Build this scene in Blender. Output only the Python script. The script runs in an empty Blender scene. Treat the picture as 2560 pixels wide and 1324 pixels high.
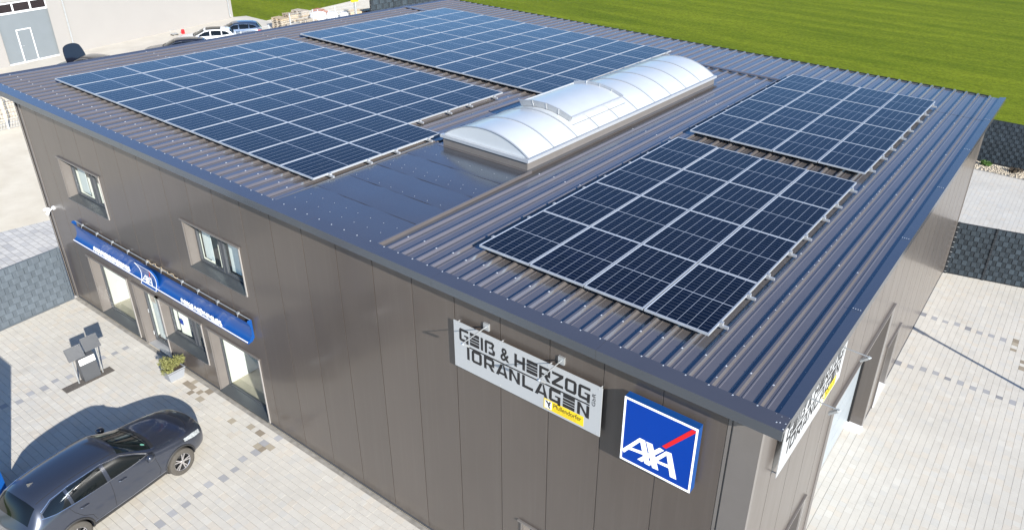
import bpy, bmesh, math, random
from mathutils import Vector, Matrix
from mathutils.bvhtree import BVHTree

# ------------------------------------------------------------------ camera, sky, sun, exposure
S = bpy.context.scene
COL = S.collection
CAM_LOC = (24.6387, -8.0979, 13.362)
YAW, PITCH, ROLL = -0.5859, -0.4739, 0.0427
FPX, CX, CY = 1878.888, 1443.008, 589.045
cam = bpy.data.cameras.new('camera')
cam.sensor_width = 36.0
cam.lens = FPX * 36.0 / 2560.0
cam.shift_x = (1280.0 - CX) / 2560.0
cam.shift_y = (CY - 662.0) / 2560.0
cam.clip_start = 0.1
cam.clip_end = 3000.0
camo = bpy.data.objects.new('camera', cam)
COL.objects.link(camo)
_f = Vector((math.cos(PITCH) * math.sin(YAW), math.cos(PITCH) * math.cos(YAW), math.sin(PITCH)))
_r = Vector((math.cos(YAW), -math.sin(YAW), 0))
_u = _r.cross(_f)
_r2 = _r * math.cos(ROLL) + _u * math.sin(ROLL)
_u2 = -_r * math.sin(ROLL) + _u * math.cos(ROLL)
_m = Matrix((_r2, _u2, -_f)).transposed().to_4x4()
_m.translation = Vector(CAM_LOC)
camo.matrix_world = _m
S.camera = camo

SUN_DIR = Vector((-2.5, 1.0, -1.22)).normalized()          # direction the light travels
SUN_EL = math.asin(-SUN_DIR.z)
world = bpy.data.worlds.new('World')
S.world = world
world.use_nodes = True
_nt = world.node_tree
_sky = _nt.nodes.new('ShaderNodeTexSky')
_sky.sky_type = 'NISHITA'
_sky.sun_disc = False
_sky.sun_elevation = SUN_EL
_sky.sun_rotation = math.atan2(-SUN_DIR.x, -SUN_DIR.y)
_sky.altitude = 400
_sky.air_density = 1.0
_sky.dust_density = 0.3
_sky.ozone_density = 6.0
_nt.links.new(_sky.outputs[0], _nt.nodes['Background'].inputs[0])
_nt.nodes['Background'].inputs[1].default_value = 0.115
sun = bpy.data.lights.new('sun', 'SUN')
sun.energy = 5.0
sun.angle = math.radians(0.53)
sun.color = (1.0, 0.955, 0.88)
suno = bpy.data.objects.new('sun', sun)
COL.objects.link(suno)
suno.location = (40, -16, 30)
suno.rotation_euler = SUN_DIR.to_track_quat('-Z', 'Y').to_euler()
S.view_settings.view_transform = 'Standard'
S.view_settings.look = 'None'
S.view_settings.gamma = 1.0
S.view_settings.use_curve_mapping = False
S.view_settings.exposure = 0.75

rnd = random.Random(7)

# ------------------------------------------------------------------ materials
def L3(c):
    return (c[0], c[1], c[2], 1.0)

class NT:
    def __init__(self, m):
        self.t = m.node_tree
    def n(self, ty, **kw):
        x = self.t.nodes.new(ty)
        for k, v in kw.items():
            setattr(x, k, v)
        return x
    def l(self, a, b):
        self.t.links.new(a, b)
    def math(self, op, a, b=None, c=None):
        x = self.n('ShaderNodeMath', operation=op)
        for i, v in enumerate((a, b, c)):
            if v is None:
                continue
            if isinstance(v, (int, float)):
                x.inputs[i].default_value = v
            else:
                self.l(v, x.inputs[i])
        return x.outputs[0]
    def mix(self, fac, a, b):
        x = self.n('ShaderNodeMix', data_type='RGBA')
        if isinstance(fac, (int, float)):
            x.inputs[0].default_value = fac
        else:
            self.l(fac, x.inputs[0])
        for i, v in ((6, a), (7, b)):
            if isinstance(v, tuple):
                x.inputs[i].default_value = L3(v)
            else:
                self.l(v, x.inputs[i])
        return x.outputs[2]
    def noise(self, vec, scale, detail=3.0, rough=0.5):
        x = self.n('ShaderNodeTexNoise')
        x.inputs['Scale'].default_value = scale
        x.inputs['Detail'].default_value = detail
        x.inputs['Roughness'].default_value = rough
        if vec is not None:
            self.l(vec, x.inputs['Vector'])
        return x.outputs[0]
    def ramp(self, v, lo, hi):
        x = self.n('ShaderNodeMapRange')
        x.inputs[1].default_value = lo
        x.inputs[2].default_value = hi
        self.l(v, x.inputs[0])
        return x.outputs[0]

def mat(name, col, rough=0.5, metal=0.0, var=0.0, vscale=3.0, bump=0.0, bscale=40.0, spec=0.5, coat=0.0, rvar=0.0, emit=0.0, col2=None, objvar=0.0, coat_ior=1.6, ior=None, tint=None):
    m = bpy.data.materials.new(name)
    m.use_nodes = True
    b = m.node_tree.nodes['Principled BSDF']
    b.inputs['Base Color'].default_value = L3(col)
    b.inputs['Roughness'].default_value = rough
    b.inputs['Metallic'].default_value = metal
    b.inputs['Specular IOR Level'].default_value = spec
    if ior:
        b.inputs['IOR'].default_value = ior
    if tint:
        b.inputs['Specular Tint'].default_value = L3(tint)
    b.inputs['Coat Weight'].default_value = coat
    b.inputs['Coat Roughness'].default_value = 0.08
    b.inputs['Coat IOR'].default_value = coat_ior
    t = NT(m)
    tc = t.n('ShaderNodeTexCoord')
    geo = t.n('ShaderNodeNewGeometry')
    pos = geo.outputs['Position']
    if var > 0 or col2 is not None or objvar > 0:
        c2 = col2 if col2 is not None else tuple(min(1, x * (1 + var)) for x in col)
        c1 = col if col2 is not None else tuple(x * (1 - var) for x in col)
        f = t.ramp(t.noise(pos, vscale, 5.0, 0.6), 0.3, 0.7)
        c = t.mix(f, c1, c2)
        if objvar > 0:
            oi = t.n('ShaderNodeObjectInfo')
            k = t.math('MULTIPLY_ADD', oi.outputs['Random'], 2 * objvar, 1 - objvar)
            hs = t.n('ShaderNodeHueSaturation')
            t.l(k, hs.inputs['Value'])
            t.l(c, hs.inputs['Color'])
            c = hs.outputs[0]
        t.l(c, b.inputs['Base Color'])
    if rvar > 0:
        r = t.math('MULTIPLY_ADD', t.noise(pos, vscale * 0.7, 4.0), 2 * rvar, rough - rvar)
        t.l(r, b.inputs['Roughness'])
    if bump > 0:
        bp = t.n('ShaderNodeBump')
        bp.inputs['Strength'].default_value = bump
        bp.inputs['Distance'].default_value = 0.02
        t.l(t.noise(pos, bscale, 4.0), bp.inputs['Height'])
        t.l(bp.outputs[0], b.inputs['Normal'])
    if emit > 0:
        b.inputs['Emission Color'].default_value = L3(col)
        b.inputs['Emission Strength'].default_value = emit
    return m

def tile_mat(name, cols, weights, rough=0.8):
    """paving stone: colour picked per piece from the vertex attribute 'tint' times the object colour, plus grain and stains"""
    m = bpy.data.materials.new(name)
    m.use_nodes = True
    b = m.node_tree.nodes['Principled BSDF']
    t = NT(m)
    at = t.n('ShaderNodeAttribute', attribute_name='tint')
    oi = t.n('ShaderNodeObjectInfo')
    geo = t.n('ShaderNodeNewGeometry')
    g = t.noise(geo.outputs['Position'], 160.0, 3.0, 0.7)
    st = t.ramp(t.noise(geo.outputs['Position'], 0.55, 5.0, 0.65), 0.38, 0.72)
    blot = t.ramp(t.noise(geo.outputs['Position'], 1.3, 6.0, 0.7), 0.55, 0.72)
    mul = t.n('ShaderNodeMix', data_type='RGBA', blend_type='MULTIPLY')
    mul.inputs[0].default_value = 1.0
    t.l(at.outputs['Color'], mul.inputs[6])
    t.l(oi.outputs['Color'], mul.inputs[7])
    gr = t.math('MULTIPLY_ADD', g, 0.26, 0.87)
    sd = t.math('MULTIPLY_ADD', st, -0.10, 1.03)
    bl = t.math('MULTIPLY_ADD', blot, -0.12, 1.0)
    k = t.math('MULTIPLY', t.math('MULTIPLY', gr, sd), bl)
    hs = t.n('ShaderNodeHueSaturation')
    t.l(k, hs.inputs['Value'])
    t.l(mul.outputs[2], hs.inputs['Color'])
    t.l(hs.outputs[0], b.inputs['Base Color'])
    b.inputs['Roughness'].default_value = rough
    b.inputs['Specular IOR Level'].default_value = 0.3
    bp = t.n('ShaderNodeBump')
    bp.inputs['Strength'].default_value = 0.25
    bp.inputs['Distance'].default_value = 0.003
    t.l(g, bp.inputs['Height'])
    t.l(bp.outputs[0], b.inputs['Normal'])
    return m

def panel_steel(name, col, axis, rough=0.34, metal=0.0, coat=0.0):
    """micro-lined coated sheet steel: very fine lining along one axis, faint dust"""
    m = bpy.data.materials.new(name)
    m.use_nodes = True
    b = m.node_tree.nodes['Principled BSDF']
    t = NT(m)
    geo = t.n('ShaderNodeNewGeometry')
    sp = t.n('ShaderNodeSeparateXYZ')
    t.l(geo.outputs['Position'], sp.inputs[0])
    a = sp.outputs[axis]
    w = t.math('SINE', t.math('MULTIPLY', a, 2 * math.pi / 0.05))
    mp = t.n('ShaderNodeMapping')
    mp.inputs['Scale'].default_value = (1.5, 1.5, 0.35)
    t.l(geo.outputs['Position'], mp.inputs[0])
    d = t.ramp(t.noise(mp.outputs[0], 1.3, 6.0, 0.65), 0.3, 0.75)
    mp2 = t.n('ShaderNodeMapping')
    mp2.inputs['Scale'].default_value = (9.0, 9.0, 0.16)
    t.l(geo.outputs['Position'], mp2.inputs[0])
    streak = t.ramp(t.noise(mp2.outputs[0], 1.6, 4.0, 0.6), 0.52, 0.80)
    spl = t.math('MULTIPLY', t.math('SUBTRACT', 1.0, t.ramp(sp.outputs[2], 0.05, 0.55)), t.ramp(t.noise(geo.outputs['Position'], 5.0, 5.0, 0.7), 0.35, 0.7))
    oi = t.n('ShaderNodeObjectInfo')
    k = t.math('MULTIPLY_ADD', oi.outputs['Random'], 0.09, 0.955)
    c = t.mix(d, tuple(x * 0.94 for x in col), tuple(min(1, x * 1.07) for x in col))
    c = t.mix(t.math('MULTIPLY', streak, 0.10), c, (0.24, 0.22, 0.20))
    c = t.mix(t.math('MULTIPLY', spl, 0.22), c, (0.30, 0.27, 0.22))
    hs = t.n('ShaderNodeHueSaturation')
    t.l(k, hs.inputs['Value'])
    t.l(c, hs.inputs['Color'])
    t.l(hs.outputs[0], b.inputs['Base Color'])
    t.l(t.math('MULTIPLY_ADD', d, 0.10, rough - 0.05), b.inputs['Roughness'])
    b.inputs['Metallic'].default_value = metal
    b.inputs['Coat Weight'].default_value = coat
    b.inputs['Coat Roughness'].default_value = 0.12
    bp = t.n('ShaderNodeBump')
    bp.inputs['Strength'].default_value = 0.10
    bp.inputs['Distance'].default_value = 0.002
    n2 = t.noise(geo.outputs['Position'], 2.2, 2.0)
    t.l(t.math('MULTIPLY_ADD', n2, 6.0, t.math('MULTIPLY', w, 0.25)), bp.inputs['Height'])
    t.l(bp.outputs[0], b.inputs['Normal'])
    return m

def glass_mat(name, tint=(0.93, 0.98, 0.96), refl=1.0, rough=0.01):
    m = bpy.data.materials.new(name)
    m.use_nodes = True
    t = NT(m)
    for x in list(m.node_tree.nodes):
        if x.type == 'BSDF_PRINCIPLED':
            m.node_tree.nodes.remove(x)
    out = [x for x in m.node_tree.nodes if x.type == 'OUTPUT_MATERIAL'][0]
    tr = t.n('ShaderNodeBsdfTransparent')
    tr.inputs[0].default_value = L3(tint)
    gl = t.n('ShaderNodeBsdfGlossy')
    gl.inputs['Roughness'].default_value = rough
    ge = t.n('ShaderNodeNewGeometry')
    dt = t.n('ShaderNodeVectorMath', operation='DOT_PRODUCT')
    t.l(ge.outputs['Normal'], dt.inputs[0])
    t.l(ge.outputs['Incoming'], dt.inputs[1])
    cs = t.math('SUBTRACT', 1.0, t.math('ABSOLUTE', dt.outputs['Value']))
    schlick = t.math('MULTIPLY_ADD', t.math('POWER', cs, 5.0), 0.96, 0.04)
    mx = t.n('ShaderNodeMixShader')
    t.l(t.math('MINIMUM', t.math('MULTIPLY', schlick, 1.5 * refl), 1.0), mx.inputs[0])
    t.l(tr.outputs[0], mx.inputs[1])
    t.l(gl.outputs[0], mx.inputs[2])
    t.l(mx.outputs[0], out.inputs[0])
    return m

def solar_mat():
    m = bpy.data.materials.new('solar_cells')
    m.use_nodes = True
    b = m.node_tree.nodes['Principled BSDF']
    t = NT(m)
    uv = t.n('ShaderNodeUVMap')
    sp = t.n('ShaderNodeSeparateXYZ')
    t.l(uv.outputs[0], sp.inputs[0])
    x, y = sp.outputs[0], sp.outputs[1]           # both in cells: 0..6 and 0..20
    def line(v, w):
        f = t.math('FRACT', v)
        d = t.math('MINIMUM', f, t.math('SUBTRACT', 1.0, f))
        return t.math('SUBTRACT', 1.0, t.ramp(d, w * 0.6, w * 1.2))
    lx = line(x, 0.020)
    ly = line(y, 0.024)
    mid = t.math('SUBTRACT', 1.0, t.ramp(t.math('ABSOLUTE', t.math('SUBTRACT', y, 10.0)), 0.07, 0.12))
    lines = t.math('MAXIMUM', t.math('MULTIPLY', lx, 0.85), t.math('MAXIMUM', t.math('MULTIPLY', ly, 0.32), t.math('MULTIPLY', mid, 0.85)))
    edge = t.math('MAXIMUM', t.ramp(t.math('ABSOLUTE', t.math('SUBTRACT', x, 3.0)), 2.985, 3.0), t.ramp(t.math('ABSOLUTE', t.math('SUBTRACT', y, 10.0)), 9.97, 10.0))
    lines = t.math('MAXIMUM', lines, edge)
    cell = t.n('ShaderNodeTexWhiteNoise', noise_dimensions='3D')
    cv = t.n('ShaderNodeCombineXYZ')
    oi = t.n('ShaderNodeObjectInfo')
    t.l(t.math('FLOOR', x), cv.inputs[0])
    t.l(t.math('FLOOR', y), cv.inputs[1])
    t.l(oi.outputs['Random'], cv.inputs[2])
    t.l(cv.outputs[0], cell.inputs[0])
    base = t.mix(cell.outputs[0], (0.0020, 0.0030, 0.012), (0.0035, 0.0055, 0.020))
    base = t.mix(t.math('MULTIPLY', oi.outputs['Random'], 0.5), base, (0.003, 0.006, 0.016))
    col = t.mix(lines, base, (0.46, 0.50, 0.56))
    geo = t.n('ShaderNodeNewGeometry')
    dust = t.ramp(t.noise(geo.outputs['Position'], 1.1, 6.0, 0.7), 0.45, 0.8)
    col = t.mix(t.math('MULTIPLY', dust, 0.012), col, (0.35, 0.33, 0.30))
    t.l(col, b.inputs['Base Color'])
    b.inputs['Roughness'].default_value = 0.11
    t.l(t.math('MULTIPLY_ADD', dust, 0.05, 0.03), b.inputs['Roughness'])
    b.inputs['IOR'].default_value = 1.5
    b.inputs['Specular IOR Level'].default_value = 0.24
    b.inputs['Specular Tint'].default_value = (0.58, 0.93, 1.0, 1)        # blue anti-reflective coating
    return m

def grass_mat():
    m = bpy.data.materials.new('meadow_grass')
    m.use_nodes = True
    b = m.node_tree.nodes['Principled BSDF']
    t = NT(m)
    geo = t.n('ShaderNodeNewGeometry')
    p = geo.outputs['Position']
    mp = t.n('ShaderNodeMapping')
    mp.inputs['Rotation'].default_value = (0, 0, math.radians(-38))
    mp.inputs['Scale'].default_value = (0.14, 1.0, 1.0)
    t.l(p, mp.inputs[0])
    big = t.ramp(t.noise(mp.outputs[0], 0.42, 7.0, 0.65), 0.36, 0.66)
    med = t.ramp(t.noise(p, 0.9, 6.0, 0.7), 0.3, 0.7)
    fine = t.ramp(t.noise(p, 4.5, 8.0, 0.8), 0.22, 0.78)
    wild = t.ramp(t.noise(p, 0.07, 4.0, 0.6), 0.36, 0.66)
    c = t.mix(big, (0.105, 0.150, 0.006), (0.230, 0.275, 0.014))
    c = t.mix(t.math('MULTIPLY', med, 0.55), c, (0.115, 0.165, 0.006))
    c = t.mix(t.math('MULTIPLY', wild, 0.35), c, (0.190, 0.225, 0.012))
    hs = t.n('ShaderNodeHueSaturation')
    t.l(t.math('MULTIPLY_ADD', fine, 1.3, 0.28), hs.inputs['Value'])
    t.l(c, hs.inputs['Color'])
    t.l(hs.outputs[0], b.inputs['Base Color'])
    b.inputs['Roughness'].default_value = 0.9
    b.inputs['Specular IOR Level'].default_value = 0.1
    bp = t.n('ShaderNodeBump')
    bp.inputs['Strength'].default_value = 0.6
    bp.inputs['Distance'].default_value = 0.05
    t.l(t.noise(p, 7.0, 6.0, 0.8), bp.inputs['Height'])
    t.l(bp.outputs[0], b.inputs['Normal'])
    return m

M = {}
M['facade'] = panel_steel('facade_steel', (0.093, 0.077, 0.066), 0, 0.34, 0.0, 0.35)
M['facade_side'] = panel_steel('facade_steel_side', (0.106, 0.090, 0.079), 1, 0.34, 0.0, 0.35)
M['trim'] = mat('trim_steel', (0.165, 0.150, 0.138), 0.34, 0.0, 0.05, 2.0, coat=0.25)
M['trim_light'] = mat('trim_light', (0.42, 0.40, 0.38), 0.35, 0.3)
M['roof'] = mat('roof_steel', (0.118, 0.104, 0.097), 0.17, 0.0, 0.06, 1.6, rvar=0.05, bump=0.03, bscale=4.0, ior=2.3, tint=(0.48, 0.74, 1.0))  # blue of the reflected sky is put into the specular tint
M['coping'] = mat('coping_steel', (0.072, 0.067, 0.067), 0.20, 0.0, 0.05, 1.2, rvar=0.04, ior=2.3, tint=(0.48, 0.74, 1.0))  # sky blue coloured into the reflections, as on the roof sheets
M['dark'] = mat('dark_void', (0.012, 0.012, 0.013), 0.9)
M['alu'] = mat('aluminium', (0.56, 0.58, 0.60), 0.38, 0.45, 0.04, 8.0)
M['alu_dull'] = mat('aluminium_dull', (0.50, 0.51, 0.52), 0.42, 0.5, 0.05, 9.0)
M['screw'] = mat('screw_steel', (0.55, 0.56, 0.58), 0.3, 0.4)
M['solar'] = solar_mat()
M['anthracite'] = mat('anthracite_frame', (0.075, 0.080, 0.088), 0.4, 0.0, 0.04)
M['sill'] = mat('sill_metal', (0.120, 0.135, 0.145), 0.24, 0.55, 0.05, 2.0)
M['white_frame'] = mat('white_frame', (0.78, 0.79, 0.80), 0.4)
M['glass'] = glass_mat('window_glass')
M['interior'] = mat('interior_wall', (0.80, 0.80, 0.77), 0.85, 0, 0.03)
M['int_floor'] = mat('interior_floor', (0.50, 0.44, 0.34), 0.6, 0, 0.12, 3.0)
M['blind'] = mat('white_blind', (0.82, 0.84, 0.83), 0.7)
M['wood'] = mat('wood', (0.46, 0.37, 0.25), 0.7, 0, 0.25, 6.0)
M['wood_grey'] = mat('wood_weathered', (0.44, 0.39, 0.32), 0.8, 0, 0.3, 7.0)
M['poly'] = None
M['white'] = mat('white_plastic', (0.82, 0.83, 0.84), 0.4)
M['sign_grey'] = mat('sign_board', (0.44, 0.455, 0.465), 0.45, 0.05, 0.015, 1.5)
M['black'] = mat('black_print', (0.012, 0.012, 0.014), 0.5)
M['yellow'] = mat('yellow_print', (0.86, 0.62, 0.012), 0.5)
M['yellow_dk'] = mat('dark_yellow_print', (0.60, 0.42, 0.02), 0.5)
M['blue'] = mat('blue_acrylic', (0.001, 0.046, 0.33), 0.4, 0, 0.03, 1.0, spec=0.15)
M['blue_band'] = mat('blue_band', (0.004, 0.062, 0.255), 0.35, 0, 0.05, 1.5, coat=0.3)
M['white_lit'] = mat('white_acrylic', (0.86, 0.86, 0.88), 0.3, emit=0.32)
M['red'] = mat('red_acrylic', (0.74, 0.010, 0.018), 0.35)
M['grey_metal'] = mat('galvanised', (0.50, 0.52, 0.53), 0.42, 0.6, 0.1, 6.0)
M['gate_grey'] = mat('gate_light_grey', (0.30, 0.335, 0.36), 0.4, 0.0, 0.03, 1.5)
M['asphalt_gravel'] = mat('dark_gravel', (0.13, 0.115, 0.10), 0.95, 0, 0.5, 60.0, 0.8, 90.0)
M['sand'] = mat('yard_sand', (0.66, 0.585, 0.455), 0.95, 0, 0.0, 0.8, 0.5, 30.0, col2=(0.78, 0.71, 0.575))
M['joint'] = mat('joint_sand', (0.30, 0.28, 0.245), 0.95, 0, 0.25, 6.0)
M['concrete'] = mat('concrete_yard', (0.52, 0.48, 0.41), 0.9, 0, 0.0, 0.7, 0.2, 25.0, col2=(0.62, 0.58, 0.50))
M['meadow'] = grass_mat()
M['tile'] = tile_mat('paving_stone', None, None)
M['slate'] = mat('slate_plastic', (0.033, 0.046, 0.058), 0.42, 0, 0.15, 2.0, objvar=0.22)
M['slate_back'] = mat('slate_back', (0.012, 0.016, 0.021), 0.7)
M['fence_grey'] = mat('grey_privacy_strip', (0.096, 0.118, 0.140), 0.6, 0, 0.08, 2.0, objvar=0.07)
M['fence_back'] = mat('grey_privacy_back', (0.088, 0.108, 0.128), 0.6)
M['bgwall'] = mat('render_wall', (0.335, 0.320, 0.302), 0.85, 0, 0.02, 0.6)
M['bggate'] = mat('grey_blue_gate', (0.190, 0.215, 0.230), 0.6, 0, 0.04, 1.0)
M['bgglass'] = mat('dark_gate_glass', (0.020, 0.014, 0.016), 0.12, 0, 0.3, 1.5)
M['galv_wire'] = mat('wire_mesh', (0.62, 0.64, 0.65), 0.45, 0.5)
M['brick'] = mat('red_bricks', (0.40, 0.17, 0.11), 0.85, 0, 0.25, 9.0)
M['bag'] = mat('white_bag', (0.78, 0.79, 0.80), 0.75, 0, 0.06, 4.0, 0.4, 9.0)
M['leaf'] = mat('conifer_leaf', (0.130, 0.140, 0.040), 0.65, 0, 0.0, 14.0, col2=(0.25, 0.245, 0.085))
M['weed'] = mat('weed_leaf', (0.05, 0.12, 0.012), 0.65, 0, 0.3, 14.0)
M['planter'] = mat('planter_grey', (0.27, 0.29, 0.32), 0.5, 0, 0.03)
M['soil'] = mat('soil', (0.06, 0.045, 0.03), 0.95)
M['pebble'] = mat('pebbles', (0.46, 0.40, 0.31), 0.85, 0, 0.35, 22.0)
M['carpaint'] = mat('dark_metallic_paint', (0.042, 0.050, 0.072), 0.28, 0.45, 0, coat=1.0)
M['carroof'] = mat('car_roof_sky_reflection', (0.006, 0.010, 0.034), 0.25, 0.35, 0, coat=1.0)  # navy sky reflection put into a copy of the car paint, unused
M['carwhite'] = mat('white_car_paint', (0.80, 0.81, 0.82), 0.35, 0.0, 0, coat=1.0)
M['carblack'] = mat('black_car_paint', (0.010, 0.011, 0.018), 0.3, 0.2, 0, coat=1.0)
M['carsilver'] = mat('blue_grey_car_paint', (0.045, 0.075, 0.130), 0.35, 0.4, 0, coat=1.0)
M['carglass'] = mat('car_window', (0.006, 0.008, 0.009), 0.04, 0, spec=0.6)
M['carshield'] = mat('car_windscreen', (0.012, 0.017, 0.017), 0.03, 0, 0.6, 5.0, spec=0.6)
M['plastic'] = mat('black_plastic', (0.030, 0.030, 0.031), 0.6)
M['rubber'] = mat('tyre_rubber', (0.075, 0.068, 0.058), 0.85, 0, 0.15, 20.0)
M['chrome'] = mat('chrome', (0.80, 0.81, 0.82), 0.14, 0.95)
M['rim'] = mat('alloy_rim', (0.62, 0.60, 0.60), 0.26, 0.8)
M['lampglass'] = mat('headlamp_glass', (0.50, 0.54, 0.56), 0.1, 0.3, 0.5, 30.0, coat=1.0)
M['tail'] = mat('tail_lamp', (0.55, 0.012, 0.012), 0.15, coat=1.0)
M['sticker'] = mat('green_sticker', (0.25, 0.62, 0.45), 0.5)

def poly_mat():
    m = mat('opal_polycarbonate', (0.52, 0.55, 0.57), 0.30, 0, 0.04, 1.2, coat=0.3)
    b = m.node_tree.nodes['Principled BSDF']
    b.inputs['Subsurface Weight'].default_value = 0.0
    return m
M['poly'] = poly_mat()

# ------------------------------------------------------------------ mesh helpers
class MB:
    def __init__(self):
        self.v = []
        self.f = []
        self.tint = []
        self.smooth = False
    def add(self, vs, fs):
        o = len(self.v)
        self.v += [tuple(p) for p in vs]
        self.f += [tuple(i + o for i in f) for f in fs]
        return self
    def box(self, x0, x1, y0, y1, z0, z1):
        return self.add([(x0, y0, z0), (x1, y0, z0), (x1, y1, z0), (x0, y1, z0), (x0, y0, z1), (x1, y0, z1), (x1, y1, z1), (x0, y1, z1)],
                        [(0, 3, 2, 1), (4, 5, 6, 7), (0, 1, 5, 4), (1, 2, 6, 5), (2, 3, 7, 6), (3, 0, 4, 7)])
    def bar(self, a, b, w, h=None, up=(0, 0, 1)):
        a, b = Vector(a), Vector(b)
        h = w if h is None else h
        d = (b - a).normalized()
        u = Vector(up)
        if abs(d.dot(u)) > 0.98:
            u = Vector((1, 0, 0))
        s = d.cross(u).normalized()
        u = s.cross(d)
        vs = []
        for p in (a, b):
            for i, j in ((-1, -1), (1, -1), (1, 1), (-1, 1)):
                vs.append(p + s * (i * w / 2) + u * (j * h / 2))
        return self.add(vs, [(0, 1, 2, 3), (7, 6, 5, 4), (0, 4, 5, 1), (1, 5, 6, 2), (2, 6, 7, 3), (3, 7, 4, 0)])
    def tube(self, pts, r, n=8, cap=True):
        pts = [Vector(p) for p in pts]
        rs = r if isinstance(r, (list, tuple)) else [r] * len(pts)
        vs, fs = [], []
        for i, p in enumerate(pts):
            d = (pts[min(i + 1, len(pts) - 1)] - pts[max(i - 1, 0)]).normalized()
            u = Vector((0, 0, 1)) if abs(d.z) < 0.95 else Vector((1, 0, 0))
            s = d.cross(u).normalized()
            u = s.cross(d)
            for k in range(n):
                a = 2 * math.pi * k / n
                vs.append(p + s * (math.cos(a) * rs[i]) + u * (math.sin(a) * rs[i]))
        for i in range(len(pts) - 1):
            for k in range(n):
                k2 = (k + 1) % n
                fs.append((i * n + k, i * n + k2, (i + 1) * n + k2, (i + 1) * n + k))
        if cap:
            fs.append(tuple(range(n)))
            fs.append(tuple(range((len(pts) - 1) * n, len(pts) * n))[::-1])
        return self.add(vs, fs)
    def poly(self, pts, n, thick=0.0):
        """flat polygon (list of 3D points); with thickness it is pushed back along -n"""
        pts = [Vector(p) for p in pts]
        n = Vector(n).normalized()
        if thick <= 0:
            return self.add(pts, [tuple(range(len(pts)))])
        k = len(pts)
        nn = Vector((0, 0, 0))
        for i in range(k):
            nn += (pts[i] - pts[0]).cross(pts[(i + 1) % k] - pts[0])
        if nn.dot(n) < 0:
            pts = pts[::-1]
        back = [p - n * thick for p in pts]
        fs = [tuple(range(k)), tuple(range(k, 2 * k))[::-1]]
        for i in range(k):
            j = (i + 1) % k
            fs.append((i, i + k, j + k, j))
        return self.add(pts + back, fs)
    def prism(self, prof, axis, a, b, closed=True, caps=True):
        """2D profile extruded along an axis from a to b. axis x: prof=(y,z); axis y: prof=(x,z); axis z: prof=(x,y)"""
        k = len(prof)
        def P(q, t):
            if axis == 'x':
                return (t, q[0], q[1])
            if axis == 'y':
                return (q[0], t, q[1])
            return (q[0], q[1], t)
        vs = [P(q, a) for q in prof] + [P(q, b) for q in prof]
        fs = []
        for i in range(k if closed else k - 1):
            j = (i + 1) % k
            fs.append((i, j, j + k, i + k))
        if closed and caps:
            fs.append(tuple(range(k))[::-1])
            fs.append(tuple(range(k, 2 * k)))
        return self.add(vs, fs)
    def mesh(self, name, recalc=True):
        me = bpy.data.meshes.new(name)
        me.from_pydata(self.v, [], self.f)
        if recalc:
            bm = bmesh.new()
            bm.from_mesh(me)
            bmesh.ops.recalc_face_normals(bm, faces=bm.faces)
            bm.to_mesh(me)
            bm.free()
        if self.smooth:
            for p in me.polygons:
                p.use_smooth = True
        return me

def put(name, me, m, parent=None, loc=None):
    if isinstance(me, MB):
        me = me.mesh(name)
    o = bpy.data.objects.new(name, me)
    COL.objects.link(o)
    if m is not None and len(me.materials) == 0:
        me.materials.append(M[m] if isinstance(m, str) else m)
    if parent is not None:
        o.parent = parent
    if loc is not None:
        o.location = loc
    return o

def tag(o, label, cat, group=None):
    o['label'] = label
    o['category'] = cat
    if group:
        o['group'] = group
    return o

def thing(name, label, cat, loc=(0, 0, 0), rz=0.0, group=None):
    o = bpy.data.objects.new(name, None)
    o.empty_display_size = 0.2
    COL.objects.link(o)
    o.location = loc
    o.rotation_euler = (0, 0, rz)
    return tag(o, label, cat, group)

def structure(o):
    o['kind'] = 'structure'
    return o

def stuff(o):
    o['kind'] = 'stuff'
    return o

def shade_auto(me, ang=35):
    for p in me.polygons:
        p.use_smooth = True
    try:
        me.set_sharp_from_angle(angle=math.radians(ang))
    except Exception:
        pass

def text_mesh(txt, size, extrude=0.0, spacing=1.0, bold=0.0):
    cu = bpy.data.curves.new('lettering', 'FONT')
    cu.body = txt
    cu.size = size
    cu.extrude = extrude
    cu.offset = bold
    cu.space_character = spacing
    cu.align_x = 'LEFT'
    o = bpy.data.objects.new('lettering_tmp', cu)
    COL.objects.link(o)
    dg = bpy.context.evaluated_depsgraph_get()
    me = bpy.data.meshes.new_from_object(o.evaluated_get(dg))
    me.name = 'lettering'
    bpy.data.objects.remove(o)
    bpy.data.curves.remove(cu)
    me.materials.clear()
    return me

def fit_text(me, width, height):
    xs = [v.co.x for v in me.vertices]
    ys = [v.co.y for v in me.vertices]
    w, h = max(xs) - min(xs), max(ys) - min(ys)
    for v in me.vertices:
        v.co.x = (v.co.x - min(xs)) * width / w
        v.co.y = (v.co.y - min(ys)) * height / h
    return me

ORD = ['first', 'second', 'third', 'fourth', 'fifth', 'sixth', 'seventh', 'eighth', 'ninth', 'tenth', 'eleventh', 'twelfth']
# ------------------------------------------------------------------ ground sheets
W, D, H = 22.4544, 19.62, 6.923
SLOPE = 0.0053
def ztop(y):
    return H - SLOPE * y
def zrib(y):
    return ztop(y) - 0.12
def zval(y):
    return ztop(y) - 0.165

def sheet(name, pts, z, m, sub=0):
    mb = MB()
    mb.add([(x, y, z) for x, y in pts], [tuple(range(len(pts)))])
    return structure(put(name, mb, m))

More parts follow.
